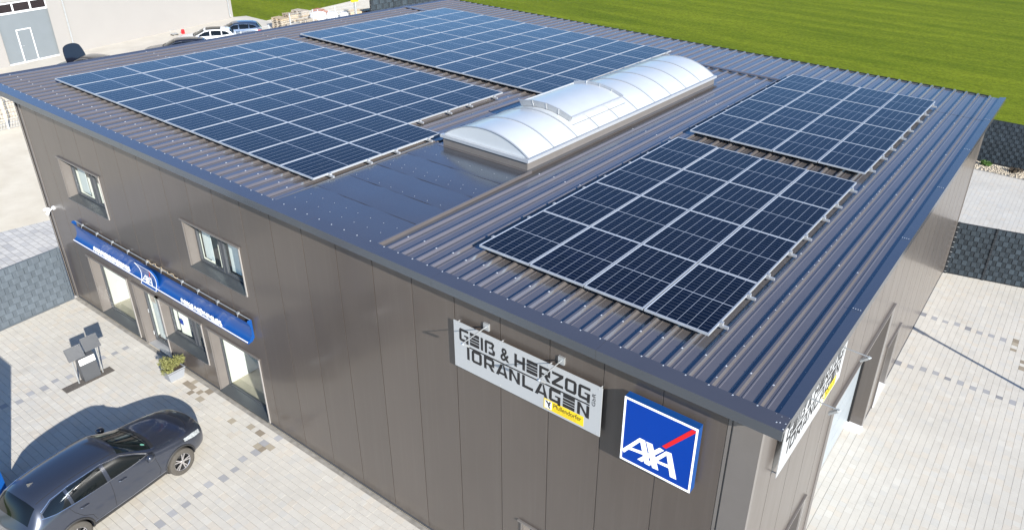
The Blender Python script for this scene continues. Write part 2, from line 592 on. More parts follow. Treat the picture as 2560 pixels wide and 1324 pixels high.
sheet('meadow', [(-900, -500), (900, -500), (900, 1300), (-900, 1300)], -0.08, 'meadow')
sheet('sand_yard', [(-24, -40), (60, -40), (60, 34), (23, 34), (-12, 30), (-24, 30)], -0.05, 'sand')
sheet('concrete_yard', [(-60, -40), (-24, -40), (-24, 29.3), (-34.3, 29.3), (-34.6, 28.2), (-60, 28.2)], -0.045, 'concrete')
sheet('storage_yard', [(-31.6, 29.3), (-24, 29.3), (-12, 30), (-12, 44), (-26.5, 44), (-33.9, 41)], -0.046, 'sand')
sheet('rubble_strip', [(-11.9, 30.2), (16, 33.0), (16, 34.0), (-11.9, 40.3)], -0.042, 'sand')

# left-hand pavement beyond the fence: too far to pick single stones, the material draws them
def far_paving_mat():
    m = bpy.data.materials.new('far_paving')
    m.use_nodes = True
    b = m.node_tree.nodes['Principled BSDF']
    t = NT(m)
    geo = t.n('ShaderNodeNewGeometry')
    br = t.n('ShaderNodeTexBrick')
    br.inputs['Color1'].default_value = L3((0.62, 0.60, 0.56))
    br.inputs['Color2'].default_value = L3((0.36, 0.36, 0.37))
    br.inputs['Mortar'].default_value = L3((0.28, 0.26, 0.23))
    br.inputs['Scale'].default_value = 1.0
    br.inputs['Mortar Size'].default_value = 0.008
    br.inputs['Bias'].default_value = -0.45
    br.inputs['Brick Width'].default_value = 0.33
    br.inputs['Row Height'].default_value = 0.22
    t.l(geo.outputs['Position'], br.inputs['Vector'])
    n = t.noise(geo.outputs['Position'], 1.0, 5.0)
    hs = t.n('ShaderNodeHueSaturation')
    t.l(t.math('MULTIPLY_ADD', n, 0.4, 0.8), hs.inputs['Value'])
    t.l(br.outputs[0], hs.inputs['Color'])
    t.l(hs.outputs[0], b.inputs['Base Color'])
    b.inputs['Roughness'].default_value = 0.85
    return m
M['far_paving'] = far_paving_mat()
sheet('side_pavement', [(-6.3, 2.2), (-8.6, -10), (0.12, -10), (0.12, 20), (-2.4, 20), (-2.4, 2.0)], -0.03, 'far_paving')

# ------------------------------------------------------------------ paving stones in front and to the right of the building
CAMV = Vector(CAM_LOC)
def tint_for(r):
    k = r.random()
    base = (0.598, 0.566, 0.500)
    if k < 0.12:
        base = (0.608, 0.560, 0.480)
    elif k < 0.22:
        base = (0.580, 0.558, 0.505)
    elif k < 0.30:
        base = (0.618, 0.590, 0.525)
    j = 1 + r.uniform(-0.022, 0.022)
    return tuple(c * j for c in base)

def in_view(x, y, z=0.0, pad=520):
    d = Vector((x, y, z)) - CAMV
    zz = d.dot(_f)
    if zz <= 0.1:
        return False
    px = CX + FPX * d.dot(_r2) / zz
    py = CY - FPX * d.dot(_u2) / zz
    return -pad < px < 2560 + pad and -pad < py < 1324 + pad

def paving(name, base_pts, rows, along, dark, limit=300, wet=None):
    """rows: list of (fixed0, fixed1, start, end); along 'x' or 'y'"""
    basem = MB()
    basem.add([(x, y, -0.012) for x, y in base_pts], [tuple(range(len(base_pts)))])
    base = structure(put(name, basem, 'joint'))
    r = random.Random(11)
    tiles = []
    for (a0, a1, s, e) in rows:
        t = s - r.uniform(0, 0.2)
        while t < e:
            ln = r.choice((0.16, 0.20, 0.24))
            t0, t1 = max(t, s), min(t + ln, e)
            t += ln
            if t1 - t0 < 0.05:
                continue
            cx_, cy_ = ((t0 + t1) / 2, (a0 + a1) / 2) if along == 'x' else ((a0 + a1) / 2, (t0 + t1) / 2)
            if not in_view(cx_, cy_):
                continue
            tiles.append((cx_, cy_, t1 - t0, a1 - a0))
    out = []
    for (x, y, ln, wd) in tiles:
        tint = tint_for(r)
        dk = dark(x, y, ln, wd)
        if dk:
            tint = dk
        if wet and wet(x, y, r):
            tint = r.choice(((0.33, 0.28, 0.21), (0.40, 0.35, 0.27), (0.29, 0.245, 0.185)))
        out.append((x, y, ln, wd, tint, (Vector((x, y, 0)) - CAMV).length))
    out.sort(key=lambda q: q[5])
    meshes = {}
    g = 0.0028
    def stone(mb, x, y, ln, wd, dz):
        gc = 0.0012
        hx, hy = ((ln / 2 - gc), (wd / 2 - g)) if along == 'x' else ((wd / 2 - g), (ln / 2 - gc))
        b = 0.0015
        vs = [(x - hx, y - hy, -0.012), (x + hx, y - hy, -0.012), (x + hx, y + hy, -0.012), (x - hx, y + hy, -0.012),
              (x - hx, y - hy, dz - b), (x + hx, y - hy, dz - b), (x + hx, y + hy, dz - b), (x - hx, y + hy, dz - b),
              (x - hx + b, y - hy + b, dz), (x + hx - b, y - hy + b, dz), (x + hx - b, y + hy - b, dz), (x - hx + b, y + hy - b, dz)]
        fs = [(0, 1, 5, 4), (1, 2, 6, 5), (2, 3, 7, 6), (3, 0, 4, 7), (4, 5, 9, 8), (5, 6, 10, 9), (6, 7, 11, 10), (7, 4, 8, 11), (8, 9, 10, 11)]
        mb.add(vs, fs)
    for (x, y, ln, wd, tint, _) in out[:limit]:
        key = (round(ln, 2), round(wd, 3))
        if key not in meshes:
            mb = MB()
            stone(mb, 0, 0, key[0], wd, 0.0)
            me = mb.mesh('paving_stone', False)
            ca = me.color_attributes.new('tint', 'FLOAT_COLOR', 'POINT')
            for d in ca.data:
                d.color = (1, 1, 1, 1)
            me.materials.append(M['tile'])
            meshes[key] = me
        o = put('paving_stone', meshes[key], None, base, (x, y, r.uniform(-0.0015, 0.0015)))
        o.color = (tint[0], tint[1], tint[2], 1)
    mb = MB()
    tints = []
    for (x, y, ln, wd, tint, _) in out[limit:]:
        stone(mb, x, y, ln, wd, r.uniform(-0.0015, 0.0015))
        tints += [tint] * 12
    me = mb.mesh('paving_stones', False)
    ca = me.color_attributes.new('tint', 'FLOAT_COLOR', 'POINT')
    flat = []
    for t in tints:
        flat += [t[0], t[1], t[2], 1.0]
    ca.data.foreach_set('color', flat)
    stuff(put('paving_stones', me, 'tile', base))
    return base

RW = 0.158
frows = [(-RW * (i + 1) - 0.13, -RW * i - 0.13, 0.2 + 0.05 * i * 0.3, 21.94) for i in range(66)]
GREY = (0.370, 0.368, 0.372)
GREY2 = (0.430, 0.428, 0.430)
def dark_front(x, y, ln, wd):
    i = int(round((-y - 0.13) / RW - 0.5))
    if i % 2 == 0:
        for xr in (10.62 + 0.033 * (-y) / 0.31 * 0.9, 4.12 + 0.07 * (-y - 2.4)):
            if abs(x - xr) < ln / 2 and not (xr < 6 and -y < 0.4):
                return GREY if (i // 2) % 3 else GREY2
    return None
def wet_front(x, y, r):
    if 9.2 < x < 10.9 and -0.75 < y < -0.25:
        return r.random() < 0.30
    if 6.9 < x < 7.9 and -0.55 < y < -0.2:
        return r.random() < 0.22
    return r.random() < 0.0006
paving('front_pavement', [(0.15, -10.6), (21.95, -10.6), (21.95, -0.02), (0.15, -0.02)], frows, 'x', dark_front, 300, wet_front)
CW = 0.1725
rrows = [(W + 0.004 + CW * i, W + 0.004 + CW * (i + 1), -8.0, 32.0) for i in range(40)]
def dark_side(x, y, ln, wd):
    i = int(round((x - W - 0.004) / CW - 0.5))
    if i % 2 == 0:
        for yr in (12.93, 16.15, 6.3 if False else 99):
            if abs(y - yr) < ln / 2:
                return GREY if (i // 2) % 4 else (0.27, 0.27, 0.28)
    return None
def wet_side(x, y, r):
    if 25.2 < x < 26.4 and 14.8 < y < 17.2:
        return r.random() < 0.16
    return False
paving('side_yard_pavement', [(W - 0.5, -8.2), (30, -8.2), (30, 32.15), (20.9, 32.15), (20.9, 19.9), (W - 0.5, 19.9)], rrows + [(W - CW * (i + 1), W - CW * i, 4.67, 9.18) for i in range(2)] + [(W - 0.42, W - 2 * CW, 4.67, 9.18)] + [(20.9 + 0.1731 * i, 20.9 + 0.1731 * (i + 1), 19.9, 32.0) for i in range(9)], 'y', dark_side, 300, wet_side)

# ------------------------------------------------------------------ the building
bld = thing('commercial_building', 'brown grey steel clad two storey commercial building with low pitched ribbed roof', 'building')

def cells_without(a0, a1, z0, z1, holes):
    hs = [h for h in holes if h[0] < a1 - 1e-4 and h[1] > a0 + 1e-4]
    cuts = sorted(set([a0, a1] + [min(max(h[0], a0), a1) for h in hs] + [min(max(h[1], a0), a1) for h in hs]))
    out = []
    for i in range(len(cuts) - 1):
        c0, c1 = cuts[i], cuts[i + 1]
        if c1 - c0 < 1e-4:
            continue
        mid = (c0 + c1) / 2
        hz = sorted([(h[2], h[3]) for h in hs if h[0] < mid < h[1]])
        z = z0
        for (h0, h1) in hz:
            h0 = min(h0, z1)
            if h0 - z > 1e-3:
                out.append((c0, c1, z, h0))
            z = max(z, h1)
        if z1 - z > 1e-3:
            out.append((c0, c1, z, z1))
    return out

def mapF(p):
    return p
def mapR(p):
    return (W - p[1], p[0], p[2])
def mapped(mb, fn):
    mb.v = [fn(p) for p in mb.v]
    return mb

WALL_TOP = 6.60
F_OPEN = [(1.80, 3.97, 3.97, 5.17), (7.92, 10.15, 3.90, 5.12), (1.85, 3.97, 0.12, 2.06), (4.32, 5.62, 0.0, 2.05), (5.62, 7.66, 0.80, 2.05), (8.00, 10.10, 0.10, 2.03), (18.30, 20.40, 0.85, 1.93)]
R_OPEN = [(4.65, 9.20, 0.0, 3.80), (10.20, 11.50, 0.0, 2.05), (2.00, 3.85, 0.80, 1.95)]

def wall(name, a0, a1, holes, seams, fn, m):
    core = MB()
    for (c0, c1, z0, z1) in cells_without(a0, a1, 0.0, WALL_TOP, holes):
        core.box(c0, c1, 0.016, 0.10, z0, z1)
    w = put(name, mapped(core, fn), 'trim', bld)
    ss = sorted([a0] + [s for s in seams if a0 + 0.15 < s < a1 - 0.15] + [a1])
    for i in range(len(ss) - 1):
        s0, s1 = ss[i] + 0.008, ss[i + 1] - 0.008
        for (c0, c1, z0, z1) in cells_without(s0, s1, 0.06, WALL_TOP, holes):
            mb = MB()
            mb.box(c0, c1, 0.0, 0.06, z0, z1)
            put('wall_panel', mapped(mb, fn), m, w)
    for (c0, c1, z0, z1) in cells_without(a0, a1, 0.0, 0.05, holes):
        pl = MB()
        pl.box(c0, c1, -0.012, 0.01, z0, z1)
        put('base_rail', mapped(pl, fn), 'anthracite', w)
    return w
SE = [16.745 - 1.0425 * k for k in range(-6, 18)]
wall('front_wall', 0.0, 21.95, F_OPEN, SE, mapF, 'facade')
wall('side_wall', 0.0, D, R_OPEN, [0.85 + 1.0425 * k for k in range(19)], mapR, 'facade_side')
bw = MB()
bw.box(0.06, W - 0.12, D - 0.1, D, 0, WALL_TOP)
put('rear_wall', bw, 'facade', bld)
bw = MB()
bw.box(-0.06, 0.0, -0.03, D, 0, WALL_TOP)
put('gable_wall', bw, 'facade_side', bld)
# corner trims
tr = MB()
tr.box(21.95, 22.0, -0.004, 0.09, 0.0, WALL_TOP)
tr.box(22.03, W + 0.004, -0.014, 0.09, 0.0, WALL_TOP)
tr.box(22.0, 22.03, 0.02, 0.09, 0.0, WALL_TOP)
put('corner_trim', tr, 'trim', bld)
tr = MB()
tr.box(-0.075, 0.0, -0.045, 0.0, 0.0, WALL_TOP)
tr.box(0.0, 0.16, -0.014, -0.001, 0.0, WALL_TOP)
put('corner_trim', tr, 'trim', bld)
tr = MB()
tr.box(W - 0.05, W + 0.02, D - 0.03, D + 0.05, 0.0, 6.3)
put('corner_trim', tr, 'trim', bld)

# ---- windows and doors: local coords (a along the wall, d inwards, z)
def opening(kind, a0, a1, z0, z1, fn, recess, muntins=(), frame='anthracite', sash=True, sill=True, sides=True, room=True, roomc='interior', head=True, name='window', blind=0.0):
    fr = MB()
    fw = 0.055
    d0, d1 = recess, recess + 0.06
    fr.box(a0, a0 + fw, d0, d1, z0, z1)
    fr.box(a1 - fw, a1, d0, d1, z0, z1)
    fr.box(a0 + fw, a1 - fw, d0, d1, z1 - fw, z1)
    fr.box(a0 + fw, a1 - fw, d0, d1, z0, z0 + fw)
    for mu in muntins:
        fr.box(mu - 0.045, mu + 0.045, d0 - 0.003, d1, z0 + fw, z1 - fw)
    win = put(name, mapped(fr, fn), frame, bld)
    # linings of the reveal
    for k, (x0, x1) in enumerate(((a0 - 0.002, a0 + 0.012), (a1 - 0.012, a1 + 0.002))):
        mb = MB()
        mb.box(x0, x1, -0.004, recess, z0, z1)
        put('reveal', mapped(mb, fn), 'trim', win)
    mb = MB()
    mb.box(a0 + 0.012, a1 - 0.012, -0.004, recess, z1 - 0.012, z1 + 0.002)
    put('reveal', mapped(mb, fn), 'trim', win)
    # trim profiles standing proud of the facade
    if head:
        mb = MB()
        mb.box(a0 - 0.10, a1 + 0.07, -0.045, -0.005, z1 + 0.003, z1 + 0.04)
        put('head_trim', mapped(mb, fn), 'trim', win)
    if sides:
        for x in (a0 - 0.032, a1 + 0.004):
            mb = MB()
            mb.box(x, x + 0.028, -0.032, -0.005, z0 - 0.05, z1 + 0.003)
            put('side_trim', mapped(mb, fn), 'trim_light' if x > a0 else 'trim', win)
    if sill:
        mb = MB()
        pr = [(-0.06, z0 - 0.03), (-0.06, z0 - 0.004), (recess, z0 + 0.035), (recess, z0 - 0.03)]
        vs = []
        for x in (a0 + 0.012, a1 - 0.012):
            vs += [(x, q[0], q[1]) for q in pr]
        mb.add(vs, [(0, 1, 2, 3), (7, 6, 5, 4), (0, 4, 5, 1), (1, 5, 6, 2), (2, 6, 7, 3), (3, 7, 4, 0)])
        put('sill', mapped(mb, fn), 'sill', win)
    xs = [a0 + fw] + [m for m in muntins] + [a1 - fw]
    for i in range(len(xs) - 1):
        p0 = xs[i] + (0.0 if i == 0 else 0.045)
        p1 = xs[i + 1] - (0.0 if i == len(xs) - 2 else 0.045)
        zz0, zz1 = z0 + fw, z1 - fw
        if sash:
            mb = MB()
            s = 0.05
            mb.box(p0, p0 + s, d0 - 0.018, d1 - 0.01, zz0, zz1)
            mb.box(p1 - s, p1, d0 - 0.018, d1 - 0.01, zz0, zz1)
            mb.box(p0 + s, p1 - s, d0 - 0.018, d1 - 0.01, zz0, zz0 + s)
            mb.box(p0 + s, p1 - s, d0 - 0.018, d1 - 0.01, zz1 - s, zz1)
            put('sash', mapped(mb, fn), frame, win)
            p0, p1, zz0, zz1 = p0 + s, p1 - s, zz0 + s, zz1 - s
        mb = MB()
        mb.add([(p0 - 0.006, d0 + 0.02, zz0 - 0.006), (p1 + 0.006, d0 + 0.02, zz0 - 0.006), (p1 + 0.006, d0 + 0.02, zz1 + 0.006), (p0 - 0.006, d0 + 0.02, zz1 + 0.006)], [(0, 1, 2, 3)])
        put('pane', mapped(mb, fn), 'glass', win)
        if blind > 0:
            mb = MB()
            mb.box(p0, p0 + (p1 - p0) * blind, d0 + 0.11, d0 + 0.118, zz0, zz1)
            put('blind', mapped(mb, fn), 'blind', win)
    if room:
        e = 1.9
        rx0, rx1, rz0, rz1 = a0 - 0.25, a1 + 0.25, z0 - (0.8 if z0 > 0.5 else 0.05), z1 + 0.35
        mb = MB()
        dd = recess + 0.09
        vs = [(rx0, dd, rz0), (rx1, dd, rz0), (rx1, dd + e, rz0), (rx0, dd + e, rz0), (rx0, dd, rz1), (rx1, dd, rz1), (rx1, dd + e, rz1), (rx0, dd + e, rz1)]
        mb.add(vs, [(4, 7, 6, 5), (1, 5, 6, 2), (2, 6, 7, 3), (3, 7, 4, 0)])
        put('room_lining', mapped(mb, fn), roomc, win)
        mb = MB()
        mb.add([vs[0], vs[3], vs[2], vs[1]], [(0, 1, 2, 3)])
        put('room_floor', mapped(mb, fn), 'int_floor', win)
        mb = MB()                                   # furniture seen through the glass
        mb.box(rx0 + 0.9, rx0 + 1.9, dd + 0.9, dd + 1.5, rz0 + 0.68, rz0 + 0.72)
        for qx in (rx0 + 0.93, rx0 + 1.83):
            mb.box(qx, qx + 0.04, dd + 1.15, dd + 1.2, rz0, rz0 + 0.68)
        put('desk', mapped(mb, fn), 'wood', win)
    return win

opening('w', *F_OPEN[0], mapF, 0.22, (2.98,), blind=0.45)
opening('w', *F_OPEN[1], mapF, 0.22, (9.02,), blind=0.40)
opening('w', *F_OPEN[2], mapF, 0.22, (), sash=False, name='display_window')
opening('w', *F_OPEN[5], mapF, 0.22, (), sash=False, name='display_window')
wd = opening('w', *F_OPEN[4], mapF, 0.22, (6.80,), name='window')
dr = opening('d', *F_OPEN[3], mapF, 0.22, (), sill=False, name='entrance_door', blind=0.42)
opening('w', *F_OPEN[6], mapF, 0.22, (19.35,))
mb = MB()
mb.bar((5.40, 0.14, 1.02), (5.40, 0.14, 1.13), 0.02)
mb.bar((5.40, 0.19, 1.08), (5.40, 0.14, 1.08), 0.018)
put('door_handle', mb, 'alu', dr)
for zz in (0.25, 1.0, 1.75):
    mb = MB()
    mb.tube([(4.40, 0.185, zz), (4.40, 0.185, zz + 0.12)], 0.014, 8)
    put('hinge', mb, 'alu', dr)
mb = MB()
mb.box(4.34, 5.60, 0.0, 0.24, 0.0, 0.02)
put('threshold', mb, 'alu_dull', dr)
# stickers and poster on the entrance glazing
mb = MB()
mb.box(4.62, 4.86, 0.232, 0.2335, 1.45, 1.72)
put('poster', mb, 'wood_grey', dr)
mb = MB()
mb.box(4.98, 5.16, 0.232, 0.2335, 1.50, 1.66)
put('sticker', mb, 'blue', dr)
mb = MB()
mb.box(6.05, 6.22, 0.232, 0.2335, 1.28, 1.45)
put('sticker', mb, 'blue', wd)

opening('w', *R_OPEN[2], mapR, 0.22, ())
d2 = opening('d', *R_OPEN[1], mapR, 0.25, (), sill=False, name='side_door', room=True)
mb = MB()
mb.box(10.21, 11.49, -0.03, 0.25, 0.0, 0.025)
put('threshold', mapped(mb, mapR), 'white', d2)
# sectional garage door: horizontal sections in a deep reveal
g0, g1, gz = R_OPEN[0][0], R_OPEN[0][1], R_OPEN[0][3]
mb = MB()
mb.box(g0, g1, 0.40, 0.43, 0, gz)
gd = put('garage_door', mapped(mb, mapR), 'gate_grey', bld)
for i in range(7):
    mb = MB()
    h = gz / 7
    mb.box(g0 + 0.05, g1 - 0.05, 0.36, 0.40, i * h + 0.005, (i + 1) * h - 0.005)
    put('door_section', mapped(mb, mapR), 'gate_grey', gd)
for k, (x0, x1) in enumerate(((g0 - 0.002, g0 + 0.014), (g1 - 0.014, g1 + 0.002))):
    mb = MB()
    mb.box(x0, x1, -0.02, 0.36, 0.02, gz)
    put('reveal', mapped(mb, mapR), 'facade_side', gd)
mb = MB()
mb.box(g0 + 0.014, g1 - 0.014, -0.02, 0.36, gz - 0.014, gz + 0.002)
put('reveal', mapped(mb, mapR), 'facade_side', gd)
mb = MB()
mb.box(g0 - 0.12, g1 + 0.10, -0.06, -0.005, gz + 0.004, gz + 0.05)
put('head_trim', mapped(mb, mapR), 'trim', gd)
for x in (g0 - 0.035, g1 + 0.004):
    mb = MB()
    mb.box(x, x + 0.03, -0.05, -0.005, 0.0, gz + 0.003)
    put('side_trim', mapped(mb, mapR), 'trim_light', gd)
mb = MB()
mb.box(g1 - 0.3, g1 + 0.02, -0.05, 0.36, 0.0, 0.06)
put('kerb_block', mapped(mb, mapR), 'white', gd)
for (x0, x1) in ((g0 + 0.02, g0 + 0.06), (g1 - 0.055, g1 - 0.02)):
    mb = MB()
    mb.box(x0, x1, 0.30, 0.36, 0.0, gz)
    put('guide_rail', mapped(mb, mapR), 'dark', gd)

# ---- roof
RX0, RX1, RY1 = -1.65, 22.79, 19.55
deck = MB()
vs = []
for (x, y) in ((RX0 + 0.05, -0.02), (RX1 - 0.06, -0.02), (RX1 - 0.06, RY1 - 0.08), (RX0 + 0.05, RY1 - 0.08)):
    vs.append((x, y, zval(y) - 0.16))
for (x, y) in ((RX0 + 0.05, -0.02), (RX1 - 0.06, -0.02), (RX1 - 0.06, RY1 - 0.08), (RX0 + 0.05, RY1 - 0.08)):
    vs.append((x, y, zval(y) - 0.004))
deck.add(vs, [(0, 3, 2, 1), (4, 5, 6, 7), (0, 1, 5, 4), (1, 2, 6, 5), (2, 3, 7, 6), (3, 0, 4, 7)])
roof = put('roof', deck, 'trim', bld)
PITCH_R = 0.36
PROF = [(-0.18, 0.0), (-0.105, 0.0), (-0.095, 0.008), (-0.080, 0.008), (-0.070, 0.0), (-0.047, 0.0), (-0.019, 0.045), (0.019, 0.045), (0.047, 0.0), (0.085, 0.0), (0.095, 0.008), (0.110, 0.008), (0.120, 0.0), (0.18, 0.0)]
def roof_sheet(x0r, n, ya, yb, dz=0.0):
    pr = []
    for k in range(n):
        for j, (dx, dz_) in enumerate(PROF):
            if k > 0 and j == 0:
                continue
            pr.append((x0r + k * PITCH_R + dx, dz_ + dz))
    if n == 4:
        pr.append((22.64, dz))
    vs = [(q[0], ya, zval(ya) + q[1]) for q in pr] + [(q[0], yb, zval(yb) + q[1]) for q in pr]
    k = len(pr)
    mb = MB()
    mb.add(vs, [(i, i + 1, i + 1 + k, i + k) for i in range(k - 1)])
    return mb
RIB0 = 20.52 - 61 * PITCH_R
for s in range(22):
    k0 = s * 3
    n = 3 if s < 21 else 4
    x0r = RIB0 + k0 * PITCH_R
    dz = 0.0015 * (s % 2)
    put('roof_sheet', roof_sheet(x0r, n, -0.06, 16.62, dz), 'roof', roof)
    put('roof_sheet', roof_sheet(x0r, n, 16.50, RY1, dz - 0.006 if False else dz + 0.004), 'roof', roof)
# transverse flashing over the sheet joint, left of the panels and right of the skylight
for (x0, x1) in ((RX0 - 0.02, 0.5), (13.2, 16.6)):
    mb = MB()
    y0 = 16.45
    pr = [(y0 - 0.10, zrib(y0) + 0.006), (y0 - 0.02, zrib(y0) + 0.030), (y0 + 0.05, zrib(y0) + 0.030), (y0 + 0.14, zrib(y0) + 0.006), (y0 + 0.14, zrib(y0) + 0.001), (y0 - 0.10, zrib(y0) + 0.001)]
    mb.prism(pr, 'x', x0, x1)
    put('joint_flashing', mb, 'roof', roof)
    mb = MB()
    for i in range(int((x1 - x0) / PITCH_R) + 1):
        xx = RIB0 + PITCH_R * (math.ceil((x0 - RIB0) / PITCH_R) + i) + 0.18
        if xx + 0.1 < x1:
            mb.box(xx - 0.12, xx + 0.12, y0 - 0.06, y0 + 0.1, zval(y0) + 0.010, zrib(y0) - 0.001)
    if x0 < 0:
        stuff(put('gap_shade_blocks', mb, 'dark', roof))  # dark blocks put where only shade fills the gaps under the flashing
# dark blocks painting in the shade between rib ends at the eaves; gutter
mb = MB()
for i in range(66):
    xx = RIB0 + PITCH_R * i + 0.18
    mb.box(xx - 0.128, xx + 0.128, RY1 - 0.03, RY1 - 0.004, zval(RY1) + 0.014, zval(RY1) + 0.046)
stuff(put('eave_shade_blocks', mb, 'dark', roof))
mb = MB()
zg = zval(RY1) - 0.05
mb.prism([(RY1 + 0.02, zg), (RY1 + 0.16, zg), (RY1 + 0.16, zg - 0.13), (RY1 + 0.15, zg - 0.13), (RY1 + 0.15, zg - 0.008), (RY1 + 0.03, zg - 0.008)][::-1] if False else
         [(RY1 - 0.02, zg), (RY1 - 0.02, zg - 0.13), (RY1 + 0.14, zg - 0.13), (RY1 + 0.14, zg), (RY1 + 0.13, zg), (RY1 + 0.13, zg - 0.12), (RY1 - 0.01, zg - 0.12), (RY1 - 0.01, zg)], 'x', RX0 + 0.1, RX1 - 0.05)
put('gutter', mb, 'trim', roof)
# copings: front in lengths, both verges
def front_coping(x0, x1, k):
    mb = MB()
    o = 0.0012 * (k % 2)
    zt = ztop(0) - 0.097 + o
    pr = [(-0.339 - o, zt - 0.166), (-0.339 - o, zt), (-0.04, zt + 0.012), (-0.036, zt - 0.03), (-0.06, zt - 0.035), (-0.30, zt - 0.05), (-0.30, zt - 0.166)]
    mb.prism(pr, 'x', x0, x1)
    return mb
cx_ = [RX0] + [-0.2 + 3.35 * i for i in range(1, 7)] + [RX1]
for i in range(len(cx_) - 1):
    put('front_coping', front_coping(cx_[i] + 0.0015, cx_[i + 1] - 0.0015, i), 'coping', roof)
mb = MB()
mb.box(RX0 + 0.03, RX1 - 0.03, -0.30, -0.004, ztop(0) - 0.262, ztop(0) - 0.245)
put('soffit', mb, 'trim', roof)
def verge(xa, xb, ya, yb, k, side):
    """xa outer edge, xb inner edge"""
    mb = MB()
    s = 1 if side > 0 else -1
    vs = []
    o = 0.0012 * (k % 2)
    for y in (ya, yb):
        zt = ztop(y) - 0.097 + o
        vs += [(xa, y, zt - 0.166), (xa, y, zt), (xb, y, zt - 0.030), (xb, y, zt - 0.085), (xa - s * 0.03, y, zt - 0.05), (xa - s * 0.03, y, zt - 0.166)]
    n = 6
    fs = [(i, (i + 1) % n, (i + 1) % n + n, i + n) for i in range(n)] + [tuple(range(n))[::-1], tuple(range(n, 2 * n))]
    mb.add(vs, fs)
    return mb
ys = [-0.036] + [3.3 * i for i in range(1, 6)] + [RY1 + 0.02]
for i in range(len(ys) - 1):
    put('verge_coping', verge(RX1, RX1 - 0.19, ys[i] + 0.0015, ys[i + 1] - 0.0015, i, 1), 'coping', roof)
    put('verge_coping', verge(RX0, RX0 + 0.16, ys[i] + 0.0015, ys[i + 1] - 0.0015, i, -1), 'coping', roof)
# screws along the copings and ribs (small washers, joined)
mb = MB()
def screw(x, y, z, s=0.016):
    mb.add([(x - s, y - s, z), (x + s, y - s, z), (x + s, y + s, z), (x - s, y + s, z), (x, y, z + s * 1.1)], [(0, 1, 4), (1, 2, 4), (2, 3, 4), (3, 0, 4)])
for i in range(67):
    x = RIB0 + PITCH_R * i
    screw(x, -0.065, ztop(0) - 0.086, 0.012)
    if 11.8 < x < 15.0:
        rows = (15.2, 18.6)
    else:
        rows = (0.55, 4.6, 8.75, 12.4, 15.4, 18.7)
    for y in rows:
        if i % 1 == 0:
            screw(x + rnd.uniform(-0.004, 0.004), y + (0.04 if i % 2 else -0.02), zrib(y), 0.0155)
for i in range(60):
    y = 0.2 + i * 0.32
    screw(RIB0 + PITCH_R * 64, y, zrib(y), 0.012)
    screw(RX1 - 0.22, y, zval(y) + 0.004, 0.008)
for k in range(1, 6):
    for j in range(4):
        screw(RX1 - 0.17 + 0.04 * j, 3.3 * k - 0.03, ztop(3.3 * k) - 0.094, 0.009)
for (dx, dy) in ((-0.12, -0.08), (-0.10, -0.20), (-0.14, -0.22), (-0.03, -0.05), (-0.03, -0.18), (-0.02, -0.30), (-0.2, -0.06)):
    screw(RX1 + dx, dy, ztop(0) - 0.092, 0.010)
stuff(put('roof_screws', mb, 'screw', roof))

# flat cover sheets between the front edge and the skylight
FX0, FX1 = 11.90, 14.88
fy = [-0.03, 0.98, 1.80, 2.62, 3.55, 4.52]
for i in range(5):
    mb = MB()
    y0, y1 = fy[i], fy[i + 1] + 0.05
    n = 10
    vs, fs = [], []
    for j in range(n + 1):
        x = FX0 + (FX1 - FX0) * j / n
        for k, y in enumerate((y0, y0 + 0.015, (y0 + y1) / 2, y1)):
            wob = 0.004 * math.sin(j * 1.3 + i * 2.1) + 0.003 * math.sin(j * 2.7 + k)
            z = zrib(y) + 0.008 + (0.004 if k == 0 else 0.005 if k == 1 else 0.003 if k == 2 else 0.0) + wob * (0.6 if k in (0, 1) else 0.4)
            vs.append((x, y, z))
    for j in range(n):
        for k in range(3):
            a = j * 4 + k
            fs.append((a, a + 4, a + 5, a + 1))
    mb.add(vs, fs)
    me = mb.mesh('flat_cover_sheet')
    for p in me.polygons:
        p.use_smooth = True
    put('flat_cover_sheet', me, 'coping', roof)
for x in (FX0 - 0.035, FX1 + 0.01):
    mb = MB()
    mb.prism([(x - 0.02, zval(2) + 0.01), (x - 0.008, zrib(2) + 0.028), (x + 0.035, zrib(2) + 0.028), (x + 0.05, zval(2) + 0.01)], 'y', -0.03, 4.55)
    put('edge_flashing', mb, 'roof', roof)
mb = MB()
for r_, yy in enumerate((0.30, 0.62, 1.90, 2.8, 2.98, 3.9)):
    for j in range(8):
        screw(FX0 + 0.2 + j * 0.36 + (0.1 if r_ % 2 else 0), yy + 0.01 * math.sin(j), zrib(yy) + 0.018, 0.0068)
stuff(put('sheet_screws', mb, 'screw', roof))

# ---- skylight
KX0, KX1, KY0, KY1 = 12.18, 14.80, 4.55, 14.40
def zk(y):
    return zrib(y) + 0.235
mb = MB()
vs = []
for (x, y) in ((KX0, KY0), (KX1, KY0), (KX1, KY1), (KX0, KY1)):
    vs.append((x, y, zval(y)))
for (x, y) in ((KX0, KY0), (KX1, KY0), (KX1, KY1), (KX0, KY1)):
    vs.append((x, y, zk(y)))
mb.add(vs, [(0, 1, 5, 4), (1, 2, 6, 5), (2, 3, 7, 6), (3, 0, 4, 7), (4, 5, 6, 7)])
skyl = put('skylight', mb, 'trim', bld)
for (x0, x1, y0, y1) in ((KX0 - 0.10, KX1 + 0.10, KY0 - 0.12, KY0 - 0.002), (KX1 + 0.002, KX1 + 0.12, KY0, KY1), (KX0 - 0.12, KX0 - 0.002, KY0, KY1), (KX0 - 0.1, KX1 + 0.1, KY1 + 0.002, KY1 + 0.14)):
    mb = MB()
    mb.add([(x0, y0, zrib(y0) + 0.013), (x1, y0, zrib(y0) + 0.013), (x1, y1, zrib(y1) + 0.013), (x0, y1, zrib(y1) + 0.013)], [(0, 1, 2, 3)])
    put('curb_flashing', mb, 'roof', skyl)
